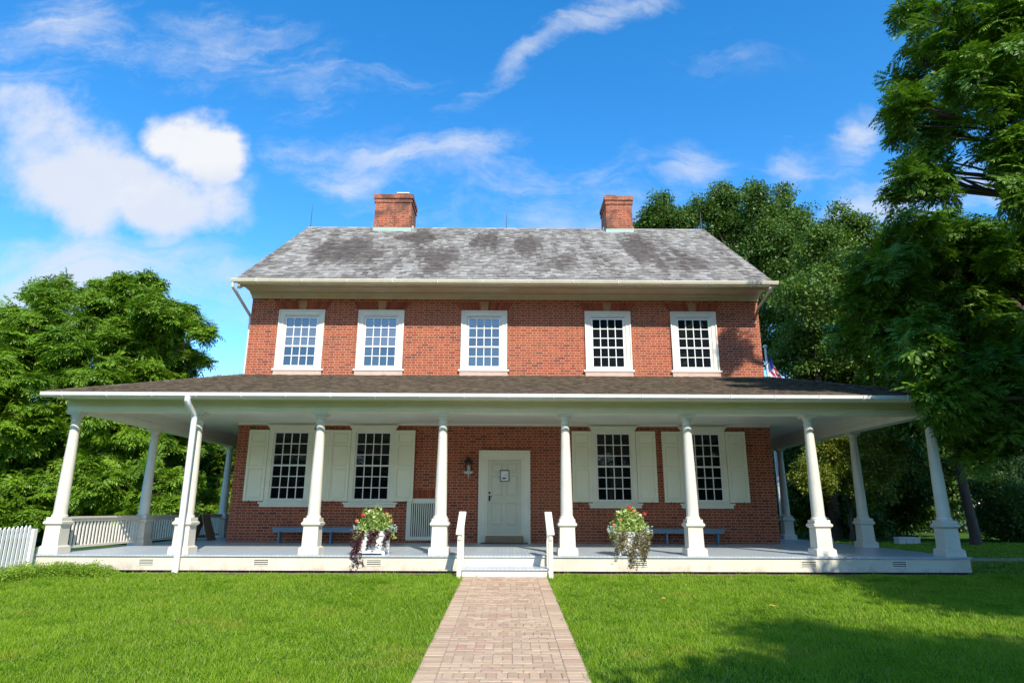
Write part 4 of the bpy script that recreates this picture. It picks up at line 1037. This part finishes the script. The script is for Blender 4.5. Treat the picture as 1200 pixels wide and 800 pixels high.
def tuft(seed, n=34, size=0.33, asp=0.55):
    r = np.random.default_rng(seed)
    c = norm(r.normal(size=(n, 3))) * (r.random(n)[:, None] ** 0.45); c[:, 2] *= 0.7
    d = norm(c + 0.7 * r.normal(size=(n, 3))); d[:, 2] -= 0.15
    nr = r.normal(size=(n, 3)) * 0.42 + np.array([0, 0, 1.0]); b = norm(np.cross(d, nr)); s = (size * r.uniform(0.6, 1.25, n))[:, None]
    return np.stack([c, c + d * s * 0.5 + b * s * asp * 0.5, c + d * s, c + d * s * 0.5 - b * s * asp * 0.5], 1)
T_ROS = [rosette(i) for i in range(7)]
T_ROSF = [rosette(20 + i, 8, 7, 0.30) for i in range(7)]
T_TUFT = [tuft(40 + i) for i in range(7)]
def frames(up, r):
    z = norm(up); a = norm(np.cross(z, norm(r.normal(size=z.shape)))); b = np.cross(z, a)
    return np.stack([a, b, z], 2)       # columns
def scatter(pos, up, scale, temps, r):
    Vs, Rs = [], []
    idx = r.integers(0, len(temps), len(pos)); Fm = frames(up, r); cv = r.random(len(pos))
    for k, T in enumerate(temps):
        s = idx == k
        if not s.any(): continue
        X = np.einsum('nij,qvj->nqvi', Fm[s] * scale[s][:, None, None], T) + pos[s][:, None, None, :]
        Vs.append(X.reshape(-1, 4, 3)); nq = len(T)
        Rs.append((np.repeat(cv[s], nq) * 0.6 + r.random(s.sum() * nq) * 0.4))
    return np.concatenate(Vs), np.concatenate(Rs)
def crown_points(lobes, dens, r, hollow=0.3, gap=0.3, flat=0.6):
    """clump points: every lobe (cx,cy,cz,r) carries smaller boughs over its surface, and those carry the leaf clumps"""
    kids = []
    for cx, cy, cz, rad in lobes:
        n = int(14 + 6 * rad)
        d = norm(r.normal(size=(n, 3)))
        for k in range(n):
            c = np.array([cx, cy, cz]) + d[k] * rad * r.uniform(0.35, 1.0); kids.append((*c, min(1.15, rad * r.uniform(0.22, 0.45))))
    L = np.array(kids); out = []; ups = []; cvs = []
    for cx, cy, cz, rad in kids:
        if r.random() < gap * 0.5: continue
        n = max(3, int(dens * rad * rad * 4))
        d = norm(r.normal(size=(n, 3)) + np.array([0, 0, 0.35])); f = hollow + (1 - hollow) * r.random(n) ** 0.5
        p = d * (f * rad)[:, None] * np.array([1, 1, flat]) + np.array([cx, cy, cz])
        out.append(p); ups.append(norm(d * 0.5 + np.array([0, 0, 1.0]) + 0.42 * r.normal(size=(n, 3))))
    for cx, cy, cz, rad in lobes:                    # thin filling between the boughs
        n = max(4, int(dens * rad * rad * 0.8)); d = norm(r.normal(size=(n, 3)))
        out.append(d * (rad * (0.35 + 0.6 * r.random(n) ** 0.6))[:, None] + np.array([cx, cy, cz])); ups.append(norm(d * 0.5 + np.array([0, 0, 0.8]) + 0.6 * r.normal(size=(n, 3))))
    return np.concatenate(out), np.concatenate(ups)
def limbs(base, h, lobes, rad, r, lean=(0, 0), pts=None):
    m = MB(); top = base + Vector((lean[0], lean[1], h))
    path = [base + Vector((0, 0, -0.3))] + [base.lerp(top, f) + Vector((r.uniform(-0.12, 0.12), r.uniform(-0.12, 0.12), 0)) for f in (0.05, 0.3, 0.55, 0.8, 1.0)]
    rr = [rad * k for k in (1.5, 1.15, 0.95, 0.8, 0.62, 0.45)]
    m.tube(path, rr, 14)
    for cx, cy, cz, lr in lobes:
        c = Vector((cx, cy, cz)); f = min(0.98, max(0.3, (cz - base.z) / max(h, 0.1) * 0.65)); s = base.lerp(top, f)
        if (c - s).length < 0.4: continue
        mid = s.lerp(c, 0.5) + Vector((r.uniform(-.25, .25), r.uniform(-.25, .25), 0.12 * (c - s).length))
        m.tube([s, s.lerp(mid, .5) + Vector((0, 0, .06)), mid, c], [rad * 0.30, rad * 0.24, rad * 0.17, rad * 0.08], 8)
        for k in range(7):
            e = c + Vector(norm(r.normal(size=3)) * lr * r.uniform(0.55, 0.9)); q = mid.lerp(c, r.uniform(0.2, 1.0))
            m.tube([q, q.lerp(e, 0.5) + Vector((0, 0, 0.1 * lr)), e], [rad * 0.11, rad * 0.07, rad * 0.025], 5)
    return m
def tree(name, lab, base, h, lobes, rad, leaf, temps, dens, lscale, seed, lean=(0, 0), gap=0.3, hollow=0.3, cat='tree', group=None, flat=0.6):
    r = np.random.default_rng(seed); base = Vector(base)
    o = thing(name, lab, cat, base, 0, group or {'walnut_tree': 'walnut trees', 'forest_tree': 'trees behind the house', 'shrub': 'shrubs on the right'}.get(name))
    m = limbs(base, h, lobes, rad, r, lean); m.build('trunk', M['bark'], o, off=base, smooth=True)
    p, u = crown_points(lobes, dens, r, hollow, gap, flat)
    V, rr = scatter(p - np.array(base), u, lscale * r.uniform(0.7, 1.3, len(p)), temps, r)
    v, q = quads(V); mesh_np('crown', v, q, leaf, o, rr)
    return o
def lob(spec, Y, dy=0.0, seed=0):
    """(px, py, radius px) read off the photograph -> spheres standing at depth Y (+- dy)"""
    r = random.Random(seed); L = []
    for px, py, rp in spec:
        y = Y + r.uniform(-dy, dy); c = at(px, py, y); L.append((c.x, c.y, c.z, rp * mpp(y)))
    return L

# left: big walnuts beyond the side porch
A = lob([(172, 334, 14), (68, 336, 14), (112, 346, 15), (238, 388, 13), (216, 368, 15), (148, 334, 12), (150, 352, 30), (115, 372, 40), (182, 362, 32), (60, 392, 48), (150, 405, 50), (193, 392, 34), (208, 425, 32), (95, 440, 55), (170, 455, 48), (60, 350, 24), (135, 510, 55), (75, 520, 52), (190, 505, 45), (120, 565, 48), (180, 570, 42), (70, 590, 44)], 11.5, 1.6, 1)
tree('walnut_tree', 'tall bright green leafy tree left of the house, over the porch roof', (at(135, 600, 12).x, 12, 0), 6.5, A, 0.24, M['leaf_bright'], T_ROS, 23, 0.39, 11)
B = lob([(-20, 390, 45), (25, 425, 48), (-60, 440, 60), (0, 480, 52), (20, 540, 50), (-50, 530, 60), (30, 590, 40), (-20, 600, 44), (-90, 480, 60)], 9.0, 1.2, 2)
tree('walnut_tree', 'bright green leafy tree at the left picture edge behind the picket fence', (at(-10, 600, 9.5).x, 9.5, 0), 5.5, B, 0.22, M['leaf_bright'], T_ROS, 23, 0.38, 12)
Cc = lob([(262, 464, 26), (285, 476, 28), (240, 490, 36), (265, 530, 40), (235, 555, 36), (270, 585, 34), (240, 600, 30), (295, 540, 30)], 19, 1.5, 3)
tree('walnut_tree', 'lower bright green tree seen between porch columns beside the left house corner', (at(260, 600, 19.5).x, 19.5, 0), 5.0, Cc, 0.18, M['leaf_bright'], T_ROS, 23, 0.39, 13)
# behind the house, right
D1 = lob([(776, 240, 13), (774, 256, 20), (760, 270, 18), (800, 262, 22), (808, 252, 12), (785, 285, 26)], 27, 1.0, 4)
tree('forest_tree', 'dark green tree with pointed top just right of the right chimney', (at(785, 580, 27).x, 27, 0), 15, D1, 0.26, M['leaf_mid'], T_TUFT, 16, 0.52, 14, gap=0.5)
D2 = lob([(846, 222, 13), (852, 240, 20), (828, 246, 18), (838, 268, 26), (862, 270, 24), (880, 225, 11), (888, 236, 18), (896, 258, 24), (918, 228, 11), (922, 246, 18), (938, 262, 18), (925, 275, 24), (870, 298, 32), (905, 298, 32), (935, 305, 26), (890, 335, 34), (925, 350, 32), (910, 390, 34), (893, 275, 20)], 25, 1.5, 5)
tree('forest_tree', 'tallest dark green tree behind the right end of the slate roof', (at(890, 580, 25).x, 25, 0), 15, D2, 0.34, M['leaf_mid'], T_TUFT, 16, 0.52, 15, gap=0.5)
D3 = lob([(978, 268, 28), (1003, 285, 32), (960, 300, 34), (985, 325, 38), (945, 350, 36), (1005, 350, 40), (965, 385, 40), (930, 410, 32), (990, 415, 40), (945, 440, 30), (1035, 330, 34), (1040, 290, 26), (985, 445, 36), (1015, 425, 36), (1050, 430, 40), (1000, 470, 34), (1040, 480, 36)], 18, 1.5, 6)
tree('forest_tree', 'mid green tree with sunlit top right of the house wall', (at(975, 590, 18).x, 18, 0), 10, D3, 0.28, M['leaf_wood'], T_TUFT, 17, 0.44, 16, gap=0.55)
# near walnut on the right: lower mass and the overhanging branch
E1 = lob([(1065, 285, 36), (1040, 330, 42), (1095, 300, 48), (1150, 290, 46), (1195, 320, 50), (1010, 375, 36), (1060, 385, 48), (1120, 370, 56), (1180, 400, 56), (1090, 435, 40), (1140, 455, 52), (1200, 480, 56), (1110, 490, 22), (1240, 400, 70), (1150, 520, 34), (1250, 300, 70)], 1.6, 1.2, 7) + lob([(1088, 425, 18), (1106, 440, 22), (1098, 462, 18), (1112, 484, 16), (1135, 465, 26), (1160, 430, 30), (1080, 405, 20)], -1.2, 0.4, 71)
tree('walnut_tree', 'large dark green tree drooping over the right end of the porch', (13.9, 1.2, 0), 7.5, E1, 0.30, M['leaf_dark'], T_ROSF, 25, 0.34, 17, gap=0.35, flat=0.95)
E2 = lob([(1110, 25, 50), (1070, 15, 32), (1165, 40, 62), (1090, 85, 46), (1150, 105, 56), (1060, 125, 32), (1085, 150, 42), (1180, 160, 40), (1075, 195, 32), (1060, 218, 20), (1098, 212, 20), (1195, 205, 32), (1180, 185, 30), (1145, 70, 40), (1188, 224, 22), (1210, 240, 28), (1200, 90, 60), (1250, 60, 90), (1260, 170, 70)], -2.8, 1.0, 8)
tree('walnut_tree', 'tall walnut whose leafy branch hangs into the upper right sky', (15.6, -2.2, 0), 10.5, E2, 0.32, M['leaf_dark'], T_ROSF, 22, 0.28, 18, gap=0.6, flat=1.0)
# understory behind the right porch
Y1 = lob([(975, 522, 22), (1000, 520, 26), (1030, 530, 30), (990, 550, 26), (1020, 560, 30), (960, 560, 24)], 14, 0.8, 9)
tree('shrub', 'yellow green tall shrub seen between the right porch columns', (at(1000, 630, 14).x, 14, 0), 1.6, Y1, 0.08, M['leaf_yellow'], T_TUFT, 44, 0.30, 19, cat='shrub')
Y2 = lob([(930, 535, 28), (950, 575, 34), (935, 600, 26), (1000, 600, 32), (1060, 590, 40), (1090, 560, 36), (1050, 545, 30)], 19, 1.5, 10)
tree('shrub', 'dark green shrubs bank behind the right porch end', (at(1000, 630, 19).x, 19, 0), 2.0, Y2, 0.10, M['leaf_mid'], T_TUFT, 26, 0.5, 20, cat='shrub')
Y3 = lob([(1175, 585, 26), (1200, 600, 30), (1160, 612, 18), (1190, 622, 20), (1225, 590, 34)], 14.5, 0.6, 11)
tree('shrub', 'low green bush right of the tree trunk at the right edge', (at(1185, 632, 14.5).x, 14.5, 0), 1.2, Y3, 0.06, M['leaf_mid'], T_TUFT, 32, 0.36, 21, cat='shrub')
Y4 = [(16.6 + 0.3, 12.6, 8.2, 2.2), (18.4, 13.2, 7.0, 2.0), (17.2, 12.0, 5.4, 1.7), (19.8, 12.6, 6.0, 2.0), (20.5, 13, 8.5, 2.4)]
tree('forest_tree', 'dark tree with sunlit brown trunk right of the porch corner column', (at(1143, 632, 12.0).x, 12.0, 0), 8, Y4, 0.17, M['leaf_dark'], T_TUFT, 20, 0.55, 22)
# off to the right of the view: the trees whose shade falls on the lawn and porch end
S1 = [(10.6, -9.9, 7.0, 1.3), (12.0, -10.6, 7.2, 1.6), (9.6, -10.2, 6.2, 0.9), (12.6, -8.0, 6.8, 2.4), (14.5, -6.5, 8.4, 2.6), (13.4, -9.5, 8.8, 2.6), (16.4, -8.5, 7.4, 2.6)]
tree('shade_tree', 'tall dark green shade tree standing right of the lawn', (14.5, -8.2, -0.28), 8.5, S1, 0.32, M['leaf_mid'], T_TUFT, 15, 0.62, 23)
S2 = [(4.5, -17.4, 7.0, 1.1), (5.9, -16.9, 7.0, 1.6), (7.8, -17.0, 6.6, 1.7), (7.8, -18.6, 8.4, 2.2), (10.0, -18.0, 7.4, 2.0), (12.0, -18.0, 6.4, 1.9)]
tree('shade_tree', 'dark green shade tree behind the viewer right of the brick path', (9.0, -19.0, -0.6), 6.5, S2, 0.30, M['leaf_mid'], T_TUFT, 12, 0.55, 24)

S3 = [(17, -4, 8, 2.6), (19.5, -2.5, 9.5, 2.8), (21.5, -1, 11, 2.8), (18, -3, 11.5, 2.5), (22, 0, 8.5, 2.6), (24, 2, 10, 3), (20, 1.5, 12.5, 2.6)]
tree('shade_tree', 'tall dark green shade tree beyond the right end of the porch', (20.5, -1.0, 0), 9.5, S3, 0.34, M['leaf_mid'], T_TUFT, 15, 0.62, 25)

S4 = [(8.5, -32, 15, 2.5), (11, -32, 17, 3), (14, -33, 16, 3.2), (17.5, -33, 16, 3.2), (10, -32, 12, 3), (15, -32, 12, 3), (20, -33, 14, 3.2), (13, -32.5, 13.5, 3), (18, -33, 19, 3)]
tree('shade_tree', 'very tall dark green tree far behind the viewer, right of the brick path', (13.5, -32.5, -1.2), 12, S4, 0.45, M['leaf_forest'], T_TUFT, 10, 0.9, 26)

# a far wood all round
def wood():
    r = np.random.default_rng(50); pos = []; up = []; sc = []
    for a in np.arange(0, 360, 2.2):
        th = math.radians(a); front = math.cos(th - math.pi / 2) > 0
        for row in range(2):
            d = (52 + 9 * row if not (70 < a < 110) else 58) + r.uniform(-3, 3)
            if math.sin(th) < -0.2: d *= 0.95
            x, y = d * math.cos(th), 5 + d * math.sin(th)
            h = r.uniform(7.0, 10.0) + row * 2
            if math.sin(th) < 0: h *= 0.72
            n = 34 if math.sin(th) > 0 else 70
            pp = norm(r.normal(size=(n, 3))) * (r.random((n, 1)) ** 0.35) * np.array([2.6, 2.6, h * 0.5]) + np.array([x, y, h * 0.5])
            pos.append(pp); up.append(norm(r.normal(size=(n, 3)) + np.array([0, 0, 1.2]))); sc.append(np.full(n, 1.5))
    p = np.concatenate(pos); V, rr = scatter(p, np.concatenate(up), np.concatenate(sc) * r.uniform(0.7, 1.2, len(p)), T_TUFT, r)
    v, q = quads(V); tag(mesh_np('far_wood', v, q, M['leaf_forest'], None, rr), 'dark green wood closing the far side of the grounds', 'trees', kind='stuff')
wood()
# nearer dark growth behind the right trees and left trees
def thicket(name, lab, x0, x1, y0, y1, h, n, mat, seed, sc=0.9):
    r = np.random.default_rng(seed)
    p = np.column_stack([r.uniform(x0, x1, n), r.uniform(y0, y1, n), r.random(n) ** 0.8 * h * r.uniform(0.7, 1.0, n)])
    V, rr = scatter(p, norm(r.normal(size=(n, 3)) + np.array([0, -0.4, 1.0])), sc * r.uniform(0.6, 1.2, n), T_TUFT, r)
    v, q = quads(V); return tag(mesh_np(name, v, q, mat, None, rr), lab, 'thicket', kind='stuff')
thicket('thicket', 'dark tangled growth behind the right end of the porch', 12.5, 44, 24, 31, 8.5, 1500, M['leaf_forest'], 61)
thicket('thicket', 'shaded undergrowth beneath the left trees', -36, -11.5, 17, 24, 5.5, 1100, M['leaf_forest'], 62)

# low plants at the fence foot
r = np.random.default_rng(70); n = 900
px = r.uniform(-9.80, -7.75, n); py = -0.35 - r.random(n) * np.where(px < -9, 1.5, 0.55)
hh = r.random(n) * 0.2 * np.clip((-7.6 - px) * 2.0, 0.2, 1)
p = np.column_stack([px, py, hh + np.array([gz(0, b) for b in py])])
V, rr = scatter(p, norm(r.normal(size=(n, 3)) * 0.4 + np.array([0, 0, 1.0])), 0.095 * r.uniform(0.7, 1.3, n), T_TUFT, r)
v, q = quads(V); tag(mesh_np('low_plants', v, q, M['leaf_cover'], None, rr), 'low yellow green ground cover at the foot of the picket fence and porch corner', 'ground cover', kind='stuff')

# ------------------------------------------------------------------ grass
def grass():
    r = np.random.default_rng(80); bl = []
    def patch(x0, x1, y0, y1, n):
        x = r.uniform(x0, x1, n); y = r.uniform(y0, y1, n)
        k = (np.abs(x) > PW - 0.012 + 0.03 * np.sin(y * 7 + np.sign(x)) * np.sin(y * 2.3)) | (y > -0.7)
        k &= ~((y > -0.16) & (x > -9.8) & (x < 9.75))
        k &= ~((y > -0.32 - 0.08 * np.sin(x * 3.1)) & (x > -7.7) & (x < 9.75) & (r.random(n) < 0.85))
        return x[k], y[k]
    for args in ((-7.6, 7.6, -8.4, -5, 200000), (-10, 11.0, -5.0, -2.5, 165000), (-12.5, 14.5, -2.5, -0.1, 145000), (9.6, 22, -2.5, 14, 50000), (-15, -9.9, -3, 3, 6000)):
        x, y = patch(*args)
        clump = 0.5 + 0.5 * np.sin(x * 5.1 + 2 * np.sin(y * 3.3)) * np.sin(y * 4.7 + 1.5 * np.sin(x * 2.9))
        d = np.hypot(x, y - CAM.y)
        h = r.uniform(0.025, 0.062, len(x)) * (0.6 + 0.75 * clump) * np.where(r.random(len(x)) < 0.03, 1.5, 1.0)
        w = (0.0038 + 0.0007 * d) * r.uniform(0.7, 1.3, len(x)) * 0.5
        a = r.uniform(0, 6.283, len(x)); ln = h * r.uniform(0.25, 1.0, len(x)); b = r.uniform(0, 6.283, len(x))
        z = 0.035 * np.minimum(0, y + 0.25)
        p = np.column_stack([x, y, z]); wd = np.column_stack([np.cos(a) * w, np.sin(a) * w, 0 * w])
        mid = p + np.column_stack([np.cos(b) * ln * 0.35, np.sin(b) * ln * 0.35, h * 0.62]); tip = p + np.column_stack([np.cos(b) * ln, np.sin(b) * ln, h])
        bl.append(np.stack([p - wd, p + wd, tip], 1))
    V = np.concatenate(bl); n = len(V)
    tag(mesh_np('grass', V.reshape(-1, 3), np.arange(n * 3).reshape(n, 3), M['blade'], None, r.random(n)), 'bright green mown lawn grass on both sides of the brick path', 'grass', kind='stuff')
grass()

# clover and broad-leaved weeds in the turf
def clover():
    r = np.random.default_rng(90); P3 = []
    for k in range(150):
        cx = r.uniform(-9.5, 10.5); cy = r.uniform(-8.2, -0.6) if abs(cx) < 7 else r.uniform(-4.5, -0.6)
        if abs(cx) < PW + 0.25: continue
        n = int(r.integers(8, 46)); sp = r.uniform(0.08, 0.34)
        q = np.column_stack([cx + r.normal(size=n) * sp, cy + r.normal(size=n) * sp, np.zeros(n)]); q = q[(np.abs(q[:, 0]) > PW + 0.04) & (q[:, 1] < -0.3)]
        q[:, 2] = 0.035 * (q[:, 1] + 0.25) + r.uniform(0.02, 0.05, len(q)); P3.append(q)
    p = np.concatenate(P3); V, rr = scatter(p, norm(r.normal(size=(len(p), 3)) * 0.25 + np.array([0, 0, 1.0])), 0.055 * r.uniform(0.7, 1.4, len(p)), T_TUFT, r)
    v, q = quads(V); tag(mesh_np('clover', v, q, M['leaf_clover'], None, rr), 'darker clover and weeds scattered through the lawn', 'clover', kind='stuff')
M['leaf_clover'] = leaf_mat('leaf_clover', (0.075, 0.18, 0.010), (0.21, 0.36, 0.018), 0.25, 0.08)
clover()
M['fallen'] = material('fallen_leaf', (0.55, 0.33, 0.04), 0.8)
lf = None
for px_, py_ in ((778, 705), (838, 748), (1165, 705), (905, 714), (410, 700)):
    d = (px_ - 600) * RT - (py_ - 400) * UP + F_PX * FW; tt = (0.035 * (CAM.y + 0.25) - CAM.z) / (d.z - 0.035 * d.y); c = CAM + d * tt
    if lf is None:
        m = MB(); m.poly([(-0.055, 0, 0), (-0.015, -0.022, 0.012), (0.035, -0.016, 0.008), (0.06, 0, 0.02), (0.035, 0.016, 0.012), (-0.015, 0.022, 0.006)]); lf = m.build('fallen_leaf', M['fallen']); o = lf
    else: o = lf.copy(); COL.objects.link(o)
    o.location = c + Vector((0, 0, 0.055)); o.rotation_euler = (0.5, 0.2, px_)
    tag(o, 'small yellow fallen leaf lying on the grass', 'leaf', 'fallen leaves on the lawn')
